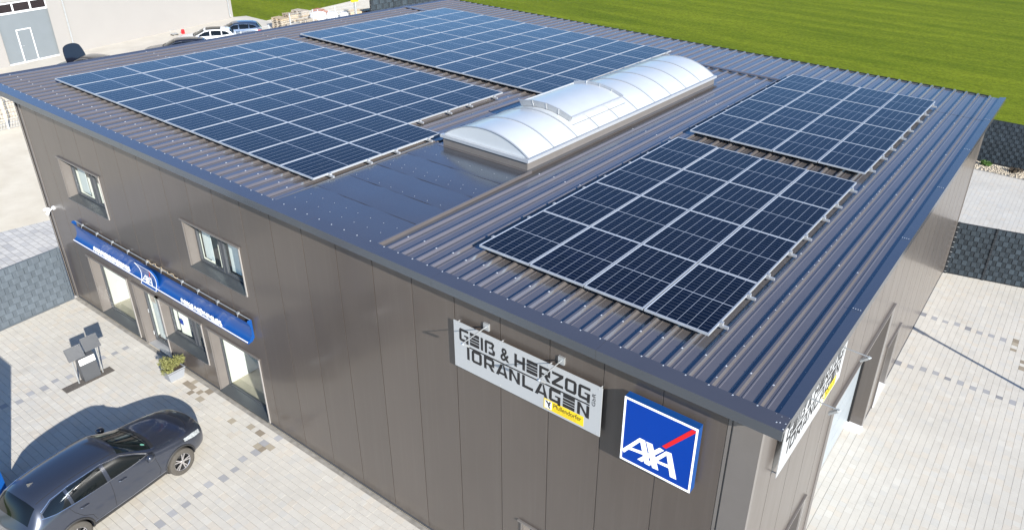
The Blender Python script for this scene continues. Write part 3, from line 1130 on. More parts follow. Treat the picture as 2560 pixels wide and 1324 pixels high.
ex, ey = 0.055, 0.05
for (x0, x1, y0, y1) in ((KX0 - ex, KX1 + ex, KY0 - ey, KY0 + 0.10), (KX0 - ex, KX1 + ex, KY1 - 0.10, KY1 + ey), (KX1 - 0.10, KX1 + ex, KY0 + 0.10, KY1 - 0.10), (KX0 - ex, KX0 + 0.10, KY0 + 0.10, KY1 - 0.10)):
    mb = MB()
    za, zb = zk(y0), zk(y1)
    mb.add([(x0, y0, za - 0.03), (x1, y0, za - 0.03), (x1, y1, zb - 0.03), (x0, y1, zb - 0.03), (x0, y0, za + 0.045), (x1, y0, za + 0.045), (x1, y1, zb + 0.045), (x0, y1, zb + 0.045)],
           [(0, 3, 2, 1), (4, 5, 6, 7), (0, 1, 5, 4), (1, 2, 6, 5), (2, 3, 7, 6), (3, 0, 4, 7)])
    put('edge_profile', mb, 'alu', skyl)
AX0, AX1, RISE = KX0 + 0.02, KX1 - 0.02, 0.40
half = (AX1 - AX0) / 2
RAD = (half * half + RISE * RISE) / (2 * RISE)
A_MAX = math.asin(half / RAD)
def arc(t, y, off=0.0):
    a = -A_MAX + 2 * A_MAX * t
    return ((AX0 + AX1) / 2 + (RAD + off) * math.sin(a), y, zk(y) + 0.05 - (RAD - RISE) + (RAD + off) * math.cos(a))
NSEG = 10
VY0, VY1 = KY0 + 0.05, KY1 - 0.05
segl = (VY1 - VY0) / NSEG
for i in range(NSEG):
    mb = MB()
    n = 24
    y0, y1 = VY0 + i * segl, VY0 + (i + 1) * segl
    vs = [arc(j / n, y0) for j in range(n + 1)] + [arc(j / n, y1) for j in range(n + 1)]
    mb.add(vs, [(j, j + 1, j + 2 + n, j + 1 + n) for j in range(n)])
    mb.smooth = True
    put('vault_pane', mb, 'poly', skyl)
def arch_strip(y0, y1, off, t0=0.0, t1=1.0, th=0.012, n=24):
    mb = MB()
    ts = [t0 + (t1 - t0) * j / n for j in range(n + 1)]
    vs = [arc(t, y0, off) for t in ts] + [arc(t, y1, off) for t in ts] + [arc(t, y0, off - th) for t in ts] + [arc(t, y1, off - th) for t in ts]
    k = n + 1
    fs = []
    for j in range(n):
        fs += [(j, j + 1, j + 1 + k, j + k), (j + 2 * k, j + 3 * k, j + 1 + 3 * k, j + 1 + 2 * k), (j, j + 2 * k, j + 1 + 2 * k, j + 1), (j + k, j + 1 + k, j + 1 + 3 * k, j + 3 * k)]
    mb.add(vs, fs)
    return mb
for i in range(NSEG + 1):
    y = VY0 + i * segl
    put('arch_rib', arch_strip(y - 0.022, y + 0.022, 0.014), 'alu_dull', skyl)
for y, nm in ((VY0 - 0.004, 'end_panel'), (VY1 + 0.004, 'end_panel')):
    mb = MB()
    n = 24
    mb.add([arc(j / n, y, -0.005) for j in range(n + 1)], [tuple(range(n + 1))])
    put(nm, mb, 'poly', skyl)
# smoke vent hatch on the vault: a curved lid between raised metal end plates
VA, VB = 6.80, 9.22
T0, T1 = 0.27, 0.83
def hatch_part(nm, t0, t1, y0, y1, o0, o1, m, n=12, lean=0.0, pts=None, smooth=True):
    mb = MB()
    ts = pts if pts else [t0 + (t1 - t0) * j / n for j in range(n + 1)]
    k = len(ts)
    vs, fs = [], []
    for t in ts:
        vs += [arc(t, y0 + lean, o1), arc(t, y1 + lean, o1), arc(t, y0, o0), arc(t, y1, o0)]
    for j in range(k - 1):
        a = j * 4
        fs += [(a, a + 4, a + 5, a + 1), (a + 2, a + 3, a + 7, a + 6), (a, a + 2, a + 6, a + 4), (a + 1, a + 5, a + 7, a + 3)]
    fs += [(0, 1, 3, 2), (4 * k - 4, 4 * k - 2, 4 * k - 1, 4 * k - 3)]
    mb.add(vs, fs)
    me = mb.mesh(nm)
    if smooth:
        shade_auto(me, 35)
    put(nm, me, m, skyl)
hatch_part('vent_lid', T0, T1 - 0.01, VA + 0.03, VB - 0.03, 0.02, 0.12, 'poly')
PL = [T0 - 0.01, 0.41, 0.56, 0.70, T1]
hatch_part('vent_side', 0, 0, VA, VA + 0.025, 0.016, 0.185, 'alu_dull', lean=-0.05, pts=PL, smooth=False)
hatch_part('vent_side', 0, 0, VB - 0.025, VB, 0.016, 0.185, 'alu_dull', lean=0.05, pts=PL, smooth=False)
hatch_part('vent_edge', T1 - 0.009, T1 + 0.004, VA + 0.026, VB - 0.026, 0.016, 0.145, 'alu', 2, smooth=False)
hatch_part('vent_edge', T0 - 0.012, T0 - 0.001, VA + 0.026, VB - 0.026, 0.016, 0.145, 'alu', 2, smooth=False)
for t_ in (0.41, 0.56, 0.70):
    for yy, ln in ((VA - 0.008, -0.05), (VB - 0.035, 0.05)):
        mb = MB()
        mb.bar(arc(t_, yy, 0.02), arc(t_, yy + ln, 0.185), 0.016, 0.012)
        put('vent_stiffener', mb, 'alu', skyl)
mb = MB()
mb.bar(arc(0.88, VA - 0.03, 0.018), arc(0.88, VB + 0.05, 0.018), 0.035, 0.01)
put('vent_rail', mb, 'alu_dull', skyl)

# ---- solar panels and their rails
PXP, PYP, GX, GY = 1.154, 1.925, 0.02, 0.01
pw, pl_ = PXP - GX, PYP - GY
fmb = MB()
fwid = 0.013
fmb.box(0, pw, 0, fwid, -0.042, 0)
fmb.box(0, pw, pl_ - fwid, pl_, -0.042, 0)
fmb.box(0, fwid, fwid, pl_ - fwid, -0.042, 0)
fmb.box(pw - fwid, pw, fwid, pl_ - fwid, -0.042, 0)
frame_me = fmb.mesh('frame')
frame_me.materials.append(M['alu'])
gme = bpy.data.meshes.new('cell_glass')
gme.from_pydata([(fwid, fwid, -0.004), (pw - fwid, fwid, -0.004), (pw - fwid, pl_ - fwid, -0.004), (fwid, pl_ - fwid, -0.004)], [], [(0, 1, 2, 3)])
uvl = gme.uv_layers.new(name='cells')
for i, uv in enumerate(((-0.06, -0.12), (6.06, -0.12), (6.06, 20.12), (-0.06, 20.12))):
    uvl.data[i].uv = uv
gme.materials.append(M['solar'])
bme = bpy.data.meshes.new('backsheet')
bme.from_pydata([(fwid, fwid, -0.012), (pw - fwid, fwid, -0.012), (pw - fwid, pl_ - fwid, -0.012), (fwid, pl_ - fwid, -0.012)], [], [(3, 2, 1, 0)])
bme.materials.append(M['white'])
ROWN = ['front', 'second', 'third', 'back']
ARR = [('large front left array', 0.2493, 1.0237, (10, 10, 9, 9)), ('large back left array', 0.2131, 9.4704, (10, 10, 10, 10)), ('front right array', 16.5038, 0.955, (4, 4, 4, 4)), ('back right array', 16.4935, 9.3644, (4, 4, 4, 4))]
for (an, u0, v0, counts) in ARR:
    for j, nx in enumerate(counts):
        for i in range(nx):
            v = v0 + j * PYP
            lab = 'dark blue solar panel, %s from left in %s row of the %s' % (ORD[i], ROWN[j], an)
            t = thing('solar_panel', lab, 'solar panel', (u0 + i * PXP, v, ztop(v) + rnd.uniform(-0.002, 0.002)), 0, 'solar panels on the roof')
            t.rotation_euler = (-math.atan(SLOPE) + rnd.uniform(-0.0015, 0.0015), rnd.uniform(-0.0015, 0.0015), 0)
            put('frame', frame_me, None, t)
            put('cell_glass', gme, None, t)
            put('backsheet', bme, None, t)
        for q in (0.42, 1.50):
            y = v0 + j * PYP + q
            mb = MB()
            za = ztop(y)
            mb.box(u0 - 0.06, u0 + nx * PXP + 0.12, y - 0.022, y + 0.022, za - 0.088, za - 0.045)
            mb.box(u0 + nx * PXP - 0.012, u0 + nx * PXP + 0.03, y - 0.03, y + 0.03, za - 0.045, za + 0.004)
            mb.box(u0 - 0.045, u0 - 0.004, y - 0.03, y + 0.03, za - 0.045, za + 0.004)
            k = 0
            x = RIB0 + PITCH_R * math.ceil((u0 - RIB0) / PITCH_R)
            while x < u0 + nx * PXP:
                mb.box(x - 0.02, x + 0.02, y - 0.035, y + 0.035, za - 0.122, za - 0.088)
                x += PITCH_R * 2
            put('mounting_rail', mb, 'alu_dull', roof)
# ------------------------------------------------------------------ signs
def stuff_part(*a):
    return stuff(put(*a))

def ringpoly(mb, polys, org, ux, uz, n, z, th):
    """flat shapes given in (u,v) on a sign face"""
    for k, P in enumerate(polys):
        pts = [Vector(org) + Vector(ux) * q[0] + Vector(uz) * q[1] + Vector(n) * z for q in P]
        mb.poly(pts, n, th)

def R_(x0, y0, x1, y1):
    return [(x0, y0), (x1, y0), (x1, y1), (x0, y1)]
T_, V_ = 0.20, 0.24
GLYPH = {
    'G': [[(0.12, 1), (1, 1), (1, 1 - T_), (0.24, 1 - T_), (V_, 0.72), (0, 0.72), (0, 0.88)], R_(0, 0.28, V_, 0.72), [(0, 0.28), (V_, 0.28), (0.24, T_), (0.76, T_), (0.76, 0), (0.12, 0), (0, 0.12)], R_(0.76, -0.12, 1, 0.44), R_(0.55, 0.44, 1, 0.56)],
    'E': [R_(0, 0.74, 1, 1), R_(0, 0.50, 1, 0.69), R_(0, 0.30, 1, 0.45), R_(0, 0, 1, 0.25)],
    'F': [R_(0, 0, V_, 1), R_(V_, 0.8, 1, 1), R_(V_, 0.42, 0.85, 0.6)],
    'I': [R_(0, 0, V_, 1)],
    'B': [R_(0, -0.02, V_, 0.88), [(0, 0.88), (0.12, 1), (0.85, 1), (1, 0.88), (1, 0.8), (V_, 0.8), (V_, 0.88)], [(0.78, 0.8), (1, 0.8), (0.9, 0.58), (0.68, 0.58)], R_(0.45, 0.46, 0.9, 0.58), [(0.78, 0.46), (0.9, 0.46), (1.08, 0.36), (1.08, 0.12), (0.84, 0.12), (0.84, 0.34)], [(0.42, 0), (0.96, 0), (1.08, 0.12), (0.84, 0.19), (0.42, 0.19)]],
    'H': [R_(0, 0, V_, 1), R_(0.76, 0, 1, 1), R_(V_, 0.38, 0.76, 0.6)],
    'R': [R_(0, 0, V_, 1), [(V_, 0.8), (V_, 1), (0.86, 1), (1, 0.88), (1, 0.8)], R_(0.78, 0.52, 1, 0.8), R_(V_, 0.36, 1, 0.52), [(0.45, 0.36), (0.74, 0.36), (1.04, 0), (0.74, 0)]],
    'Z': [R_(0, 0.8, 1, 1), R_(0, 0, 1, 0.2), [(0, 0.2), (0.34, 0.2), (1, 0.8), (0.66, 0.8)]],
    'O': [[(0.14, 1), (0.86, 1), (1, 0.86), (1, 0.8), (0, 0.8), (0, 0.86)], R_(0, 0.2, V_, 0.8), R_(0.76, 0.2, 1, 0.8), [(0, 0.2), (1, 0.2), (1, 0.14), (0.86, 0), (0.14, 0), (0, 0.14)]],
    'T': [R_(0, 0, V_, 1)],
    'A': [[(-0.06, 0), (0.22, 0), (0.62, 0.96), (0.40, 0.96)], [(0.62, 0.96), (0.80, 0), (1.08, 0), (0.74, 0.96)], R_(0.28, 0.14, 0.82, 0.32)],
    'N': [R_(0, 0, V_, 0.96), R_(0.76, 0, 1, 0.96), [(V_, 0.96), (0.02, 0.96), (0.76, 0), (0.98, 0)]],
    'L': [R_(0, 0, V_, 0.96), R_(V_, 0, 1, 0.22)],
}
def word(par, txt, u0, v0, width, height, gap, org, ux, uz, n, th, wI=0.26):
    units = sum((wI if c in 'IT' else 1.0) for c in txt)
    cw = (width - gap * (len(txt) - 1)) / units
    x = u0
    for c in txt:
        w = cw * (wI if c in 'IT' else 1.0)
        sx = cw
        mb = MB()
        for k, P in enumerate(GLYPH[c]):
            Q = [(x + q[0] * sx, v0 + q[1] * height) for q in P]
            ringpoly(mb, [Q], org, ux, uz, n, 0.0012 + 0.0006 * k, th)
        put('letter', mb, 'black', par)
        x += w + gap

def company_sign(label, loc, rz):
    t = thing('company_sign', label, 'sign', loc, rz, 'company sign boards')
    w, h = 3.12, 0.975
    n = (0, -1, 0)
    mb = MB()
    mb.box(0, w, -0.012, 0.0, 0, h)
    put('board', mb, 'sign_grey', t)
    org, ux, uz = (0, -0.0125, 0), (1, 0, 0), (0, 0, 1)
    word(t, 'GEIB', 0.13, 0.60, 0.80, 0.265, 0.035, org, ux, uz, n, 0.001)
    word(t, 'HERZOG', 1.37, 0.60, 1.53, 0.265, 0.035, org, ux, uz, n, 0.001)
    mb = MB()
    ringpoly(mb, [R_(0.30, 0.520, 2.90, 0.548)], org, ux, uz, n, 0.0022, 0.0012)
    put('underline', mb, 'black', t)
    word(t, 'TORANLAGEN', 0.30, 0.255, 2.60, 0.262, 0.05, org, ux, uz, n, 0.001, 0.26)
    for (s, x, z, wd, ht, m) in (('&', 1.07, 0.60, 0.19, 0.265, 'black'),):
        me = fit_text(text_mesh(s, 0.3, 0.0, 1.0, 0.006), wd, ht)
        o = stuff_part('lettering', me, m, t, (x, -0.0150, z))
        o.rotation_euler = (math.pi / 2, 0, 0)
    me = fit_text(text_mesh('GbR', 0.12), 0.25, 0.065)
    o = stuff_part('lettering', me, 'black', t, (3.005, -0.0150, 0.555))
    o.rotation_euler = (math.pi / 2, -math.pi / 2, 0)
    mb = MB()
    mb.box(2.00, 2.80, -0.0155, -0.0125, 0.045, 0.245)
    put('yellow_plate', mb, 'yellow', t)
    mb = MB()
    ringpoly(mb, [R_(2.02, 0.065, 2.165, 0.225)], org, ux, uz, n, 0.0042, 0.0010)
    put('emblem', mb, 'white', t)
    mb = MB()
    ringpoly(mb, [[(2.03, 0.215), (2.075, 0.215), (2.095, 0.18), (2.125, 0.215), (2.155, 0.215), (2.10, 0.14), (2.08, 0.155)]], org, ux, uz, n, 0.0054, 0.0010)
    ringpoly(mb, [[(2.085, 0.125), (2.125, 0.17), (2.145, 0.17), (2.115, 0.125), (2.145, 0.08), (2.115, 0.08)]], org, ux, uz, n, 0.0060, 0.0010)
    put('emblem', mb, 'black', t)
    me = fit_text(text_mesh('Pfullendorfer', 0.1, 0, 1.0, 0.001), 0.56, 0.095)
    o = stuff_part('lettering', me, 'black', t, (2.20, -0.0165, 0.125))
    o.rotation_euler = (math.pi / 2, 0, 0)
    me = fit_text(text_mesh('TOR-SYSTEME', 0.1), 0.46, 0.05)
    o = stuff_part('lettering', me, 'yellow_dk', t, (2.20, -0.0165, 0.065))
    o.rotation_euler = (math.pi / 2, 0, 0)
    for x in (0.06, 1.05, 2.07, 3.06):
        for z in (0.93, 0.045):
            mb = MB()
            mb.tube([(x, 0.08, z), (x, -0.016, z)], 0.012, 8)
            put('standoff', mb, 'alu', t)
    return t
company_sign('grey company sign board on the front wall left of the blue square sign', (16.80, -0.08, 4.995), 0.0)
company_sign('grey company sign board on the sunlit side wall under the roof edge', (W + 0.09, 0.78, 4.985), math.pi / 2)

def sign_lamp(label, loc, rz):
    t = thing('sign_lamp', label, 'lamp', loc, rz, 'arm lamps above the company signs')
    mb = MB()
    mb.box(-0.06, 0.06, -0.035, 0.0, -0.07, 0.07)
    put('wall_plate', mb, 'grey_metal', t)
    mb = MB()
    mb.tube([(0, -0.03, 0.0), (0, -0.62, -0.01)], 0.011, 8)
    put('arm', mb, 'grey_metal', t)
    mb = MB()
    mb.tube([(0, -0.615, -0.01), (0, -0.63, -0.03)], 0.022, 8)
    mb.bar((0, -0.615, -0.02), (0, -0.49, -0.135), 0.075, 0.035)
    put('lamp_head', mb, 'grey_metal', t)
    return t
sign_lamp('thin arm lamp above the left half of the front company sign', (17.50, 0.0, 6.07), 0)
sign_lamp('thin arm lamp above the right half of the front company sign', (19.08, 0.0, 6.08), 0)
sign_lamp('thin arm lamp on the side wall, nearest to the front corner', (W, 1.54, 6.07), math.pi / 2)
sign_lamp('thin arm lamp on the side wall, nearest to the garage door', (W, 3.20, 6.07), math.pi / 2)

# square blue sign box with the white interlocking letters and the red slash
AXQ = [(105, 98), (1000, 515), (885, 1238), (40, 812)]      # corners as seen, to undo the slant of the drawing
def solve8(src, dst):
    A, bvec = [], []
    for (x, y), (u, v) in zip(src, dst):
        A.append([x, y, 1, 0, 0, 0, -u * x, -u * y]); bvec.append(u)
        A.append([0, 0, 0, x, y, 1, -v * x, -v * y]); bvec.append(v)
    n = 8
    for i in range(n):
        p = max(range(i, n), key=lambda r: abs(A[r][i]))
        A[i], A[p] = A[p], A[i]
        bvec[i], bvec[p] = bvec[p], bvec[i]
        for r in range(i + 1, n):
            f = A[r][i] / A[i][i]
            for c in range(i, n):
                A[r][c] -= f * A[i][c]
            bvec[r] -= f * bvec[i]
    x = [0] * n
    for i in range(n - 1, -1, -1):
        x[i] = (bvec[i] - sum(A[i][c] * x[c] for c in range(i + 1, n))) / A[i][i]
    return x
_h = solve8(AXQ, [(0, 1), (1, 1), (1, 0), (0, 0)])
def unslant(q):
    x, y = q
    w = _h[6] * x + _h[7] * y + 1
    return ((_h[0] * x + _h[1] * y + _h[2]) / w, (_h[3] * x + _h[4] * y + _h[5]) / w)
LOGO_W = [[(62, 715), (283, 590), (330, 612), (92, 752)], [(283, 590), (350, 622), (408, 912), (340, 880)], [(172, 694), (312, 744), (322, 784), (148, 716)],
          [(525, 708), (580, 742), (310, 865), (255, 832)], [(365, 632), (440, 665), (510, 968), (435, 935)], [(605, 750), (655, 775), (400, 912), (350, 885)],
          [(605, 750), (670, 775), (727, 1078), (650, 1042)], [(495, 852), (630, 905), (637, 945), (470, 868)]]
LOGO_R = [[(555, 690), (920, 510), (966, 532), (966, 552), (602, 722)]]
LOGO_W = [[unslant(q) for q in P] for P in LOGO_W]
LOGO_R = [[unslant(q) for q in P] for P in LOGO_R]

t = thing('square_sign', 'square blue illuminated box sign with white border and red slash near the front corner', 'sign', (20.38, 0.0, 4.905))
sw = 1.225
mb = MB()
mb.box(0, sw, -0.20, -0.06, 0, sw)
put('box_body', mb, 'blue_band', t)
mb = MB()
for (x0, x1, z0, z1) in ((0, sw, 0, 0.034), (0, sw, sw - 0.034, sw), (0, 0.034, 0.034, sw - 0.034), (sw - 0.034, sw, 0.034, sw - 0.034)):
    mb.box(x0 + 0.002, x1 - 0.002, -0.208, -0.2005, z0, z1)
put('border', mb, 'white_lit', t)
mb = MB()
mb.box(0.034, sw - 0.034, -0.204, -0.2005, 0.034, sw - 0.034)
put('face', mb, 'blue', t)
for k, P in enumerate(LOGO_W):
    mb = MB()
    ringpoly(mb, [[(a * sw, b * sw) for a, b in P]], (0, -0.205, 0), (1, 0, 0), (0, 0, 1), (0, -1, 0), 0.0006 * k + 0.0006, 0.001)
    put('letter_stroke', mb, 'white_lit', t)
mb = MB()
ringpoly(mb, [[(a * sw, b * sw) for a, b in P] for P in LOGO_R], (0, -0.205, 0), (1, 0, 0), (0, 0, 1), (0, -1, 0), 0.003, 0.002)
put('slash', mb, 'red', t)
for (x, z) in ((0.25, 0.95), (0.95, 0.95), (0.25, 0.25), (0.95, 0.25)):
    mb = MB()
    mb.box(x, x + 0.06, -0.06, 0.0, z, z + 0.06)
    put('bracket', mb, 'anthracite', t)

# blue light band over the entrance
t = thing('sign_band', 'long blue curved sign band with white letters above the entrance windows', 'sign', (1.75, 0.0, 2.62))
BL = 8.42
prof = [(-0.150, 0.58), (-0.118, 0.52), (-0.094, 0.44), (-0.080, 0.35), (-0.080, 0.27), (-0.095, 0.19), (-0.125, 0.12), (-0.165, 0.075), (-0.215, 0.05)]
th = 0.014
mb = MB()
full = prof + [(p[0] + th, p[1] - th * 0.6) for p in prof[::-1]]
mb.prism(full, 'x', 0.012, BL - 0.012)
me = mb.mesh('band')
shade_auto(me, 40)
put('band', me, 'blue_band', t)
for x in (0.0, BL - 0.012):
    mb = MB()
    cap = prof + [(-0.215, 0.0), (-0.10, 0.02), (-0.03, 0.10), (-0.03, 0.60), (-0.12, 0.62)]
    mb.prism(cap, 'x', x, x + 0.012)
    put('end_cap', mb, 'blue_band', t)
mb = MB()
mb.tube([(0.012, -0.222, 0.052), (BL - 0.012, -0.222, 0.052)], 0.014, 8)
put('light_lip', mb, 'white', t)
mb = MB()
mb.box(0.012, BL - 0.012, -0.220, -0.190, 0.008, 0.036)
put('lower_edge', mb, 'blue', t)
mb = MB()
mb.tube([(0.02, -0.05, 0.60), (BL - 0.02, -0.05, 0.60)], 0.013, 8)
put('lamp_rod', mb, 'grey_metal', t)
for i in range(10):
    x = 0.45 + i * 0.83 + (0.12 if i in (4, 6) else 0)
    mb = MB()
    mb.box(x - 0.035, x + 0.035, -0.080, -0.020, 0.570, 0.625)
    mb.bar((x + 0.03, -0.08, 0.60), (x + 0.10, -0.13, 0.55), 0.012)
    put('lamp_holder', mb, 'grey_metal', t)
mb = MB()
pts = []
for i in range(30):
    pts.append((3.9 + i * 0.05, -0.05 + 0.03 * math.sin(i * 1.1), 0.63 + 0.02 * math.cos(i * 1.9)))
mb.tube(pts, 0.008, 5)
put('loose_cable', mb, 'wood', t)
for (s, x, wdt) in (('AXA VERSICHERUNG', 1.15, 1.95), ('MIKE MÖMMLER', 5.60, 1.75)):
    me = fit_text(text_mesh(s, 0.2, 0.012, 1.0, 0.004), wdt, 0.155)
    o = stuff_part('lettering', me, 'white', t, (x, -0.200, 0.068))
    o.rotation_euler = (math.pi / 2, 0, 0)
# curved emblem square in the middle of the band
e = MB()
ew, eh, ex0 = 0.72, 0.66, 3.72
ns, ep = 10, []
for i in range(ns + 1):
    s = i / ns
    ep.append((-0.245 + 0.085 * math.sin(math.pi * s) - 0.045 * s, -0.04 + eh * s))
mb = MB()
mb.prism(ep + [(q[0] + 0.05, q[1]) for q in ep[::-1]], 'x', ex0, ex0 + ew)
me = mb.mesh('emblem_body')
shade_auto(me, 40)
em = put('emblem_body', me, 'blue_band', t)
def on_emblem(u, v, off):
    s = min(max(v, 0), 1) * ns
    i = min(int(s), ns - 1)
    f = s - i
    y = ep[i][0] * (1 - f) + ep[i + 1][0] * f
    z = ep[i][1] * (1 - f) + ep[i + 1][1] * f
    return (ex0 + u * ew, y - off, z)
def emb_poly(P, off):
    mb = MB()
    k = 6
    q = P if len(P) == 4 else [P[0], P[1], P[2], P[4]]
    vs, fs = [], []
    for a in range(k + 1):
        for b in (0, 1):
            fa = a / k
            p0 = q[0] if b == 0 else q[3]
            p1 = q[1] if b == 0 else q[2]
            vs.append(on_emblem(p0[0] * (1 - fa) + p1[0] * fa, p0[1] * (1 - fa) + p1[1] * fa, off))
    for a in range(k):
        fs.append((2 * a, 2 * a + 1, 2 * a + 3, 2 * a + 2))
    mb.add(vs, fs)
    return mb
for k, P in enumerate(LOGO_W):
    put('letter_stroke', emb_poly(P, 0.002 + 0.0006 * k), 'white', em)
put('slash', emb_poly(LOGO_R[0], 0.008), 'red', em)
mb = MB()
for a, b in (((0, 0), (1, 0)), ((0, 1), (1, 1)), ((1, 0), (1, 1)), ((0, 0), (0, 1))):
    n = 8
    pts = [on_emblem(a[0] + (b[0] - a[0]) * i / n, a[1] + (b[1] - a[1]) * i / n, 0.004) for i in range(n + 1)]
    mb.tube(pts, 0.005, 5)
put('border', mb, 'white', em)

# security camera pair at the left corner
t = thing('security_camera', 'white twin security camera on the front wall by the left corner', 'camera', (0.40, 0.0, 3.22))
mb = MB()
mb.tube([(0, 0.0, 0), (0, -0.05, 0)], 0.06, 12)
mb.tube([(0, -0.05, 0), (0, -0.11, -0.03)], 0.02, 8)
put('mount', mb, 'white', t)
for (dx, dy, dz) in ((-0.17, -0.12, -0.02), (0.02, -0.16, -0.10)):
    mb = MB()
    mb.tube([(0, -0.10, -0.02), (dx * 0.5, dy - 0.02, dz * 0.6), (dx, dy - 0.07, dz - 0.03), (dx * 1.15, dy - 0.09, dz - 0.04)], [0.02, 0.042, 0.048, 0.04], 10)
    put('camera_head', mb, 'white', t)

# ------------------------------------------------------------------ display stand, mat, planter
t = thing('display_stand', 'grey information stand with two solar boards and white label on the front pavement', 'display stand', (4.70, -1.76, 0.0))
mb = MB()
mb.add([(-0.20, -0.21, 0), (0.06, -0.21, 0), (0.06, 0.21, 0), (-0.20, 0.21, 0), (-0.20, -0.21, 0.74), (-0.02, -0.21, 0.70), (-0.02, 0.21, 0.70), (-0.20, 0.21, 0.74)],
       [(0, 3, 2, 1), (4, 5, 6, 7), (0, 1, 5, 4), (1, 2, 6, 5), (2, 3, 7, 6), (3, 0, 4, 7)])
put('cabinet', mb, 'anthracite', t)
mb = MB()
def front_x(z):
    return 0.06 - 0.08 * z / 0.70
mb.add([(front_x(0.50) + 0.004, -0.20, 0.50), (front_x(0.50) + 0.004, 0.20, 0.50), (front_x(0.68) + 0.004, 0.20, 0.68), (front_x(0.68) + 0.004, -0.20, 0.68)], [(0, 1, 2, 3)])
put('label_plate', mb, 'white', t)
for y in (-0.33, 0.29):
    mb = MB()
    mb.tube([(-0.02, y, 0.0), (-0.06, y, 1.02)], 0.018, 8)
    mb.tube([(-0.16, y + 0.05, 0.0), (-0.08, y + 0.02, 1.0)], 0.012, 8)
    put('post', mb, 'grey_metal', t)
for (y0, y1, z0, z1) in ((-0.44, -0.035, 0.80, 1.13), (-0.015, 0.40, 0.90, 1.25)):
    mb = MB()
    mb.add([(0.10, y0, z0), (0.10, y1, z0), (-0.06, y1, z1), (-0.06, y0, z1), (0.075, y0, z0 - 0.015), (0.075, y1, z0 - 0.015), (-0.085, y1, z1 - 0.015), (-0.085, y0, z1 - 0.015)],
           [(0, 1, 2, 3), (7, 6, 5, 4), (0, 4, 5, 1), (1, 5, 6, 2), (2, 6, 7, 3), (3, 7, 4, 0)])
    put('board', mb, 'anthracite', t)
mb = MB()
mb.box(4.56, 4.86, -2.49, -1.24, 0.002, 0.006)
tag(put('gravel_mat', mb, 'asphalt_gravel'), 'dark rectangular gravel bed under the information stand', 'gravel bed')

t = thing('planter', 'pale grey planter tub with yellow green dwarf conifer by the entrance', 'planter', (6.42, -0.42, 0.0))
mb = MB()
def frustum(mb, a, b, z0, z1):
    mb.add([(-a[0], -a[1], z0), (a[0], -a[1], z0), (a[0], a[1], z0), (-a[0], a[1], z0), (-b[0], -b[1], z1), (b[0], -b[1], z1), (b[0], b[1], z1), (-b[0], b[1], z1)],
           [(0, 3, 2, 1), (0, 1, 5, 4), (1, 2, 6, 5), (2, 3, 7, 6), (3, 0, 4, 7)])
frustum(mb, (0.17, 0.22), (0.22, 0.28), 0, 0.36)
t.scale = (0.85, 0.85, 0.85)
put('tub', mb, 'planter', t)
mb = MB()
for (x0, x1, y0, y1) in ((-0.235, 0.235, -0.295, -0.265), (-0.235, 0.235, 0.265, 0.295), (-0.235, -0.205, -0.265, 0.265), (0.205, 0.235, -0.265, 0.265)):
    mb.box(x0, x1, y0, y1, 0.345, 0.375)
put('rim', mb, 'planter', t)
mb = MB()
mb.box(-0.215, 0.215, -0.27, 0.27, 0.31, 0.335)
put('soil', mb, 'soil', t)
def leaf_cloud(n, rx, ry, rz, cz, size, seed, lobes):
    r = random.Random(seed)
    mb = MB()
    L = [(r.uniform(-rx, rx) * 0.7, r.uniform(-ry, ry) * 0.7, cz + r.uniform(-0.5, 0.8) * rz, r.uniform(0.35, 0.6)) for _ in range(lobes)]
    for i in range(n):
        c = L[i % lobes]
        d = Vector((r.gauss(0, 1), r.gauss(0, 1), r.gauss(0, 1))).normalized() * (r.uniform(0.55, 1.0) * c[3])
        p = Vector((c[0] + d.x * rx, c[1] + d.y * ry, c[2] + d.z * rz))
        u = Vector((r.gauss(0, 1), r.gauss(0, 1), r.gauss(0.6, 1))).normalized()
        v = u.orthogonal().normalized()
        s = size * r.uniform(0.6, 1.3)
        mb.add([p - v * s * 0.35, p + u * s * 0.5 - v * s * 0.05, p + u * s, p + v * s * 0.35], [(0, 1, 3), (1, 2, 3)])
    return mb
o = put('foliage', leaf_cloud(1600, 0.30, 0.34, 0.24, 0.52, 0.075, 3, 16), 'leaf', t)
mb = MB()
for a in range(5):
    mb.tube([(0, 0, 0.33), (0.16 * math.cos(a * 1.3), 0.16 * math.sin(a * 1.3), 0.62)], [0.012, 0.005], 5)
put('stem', mb, 'wood', t)

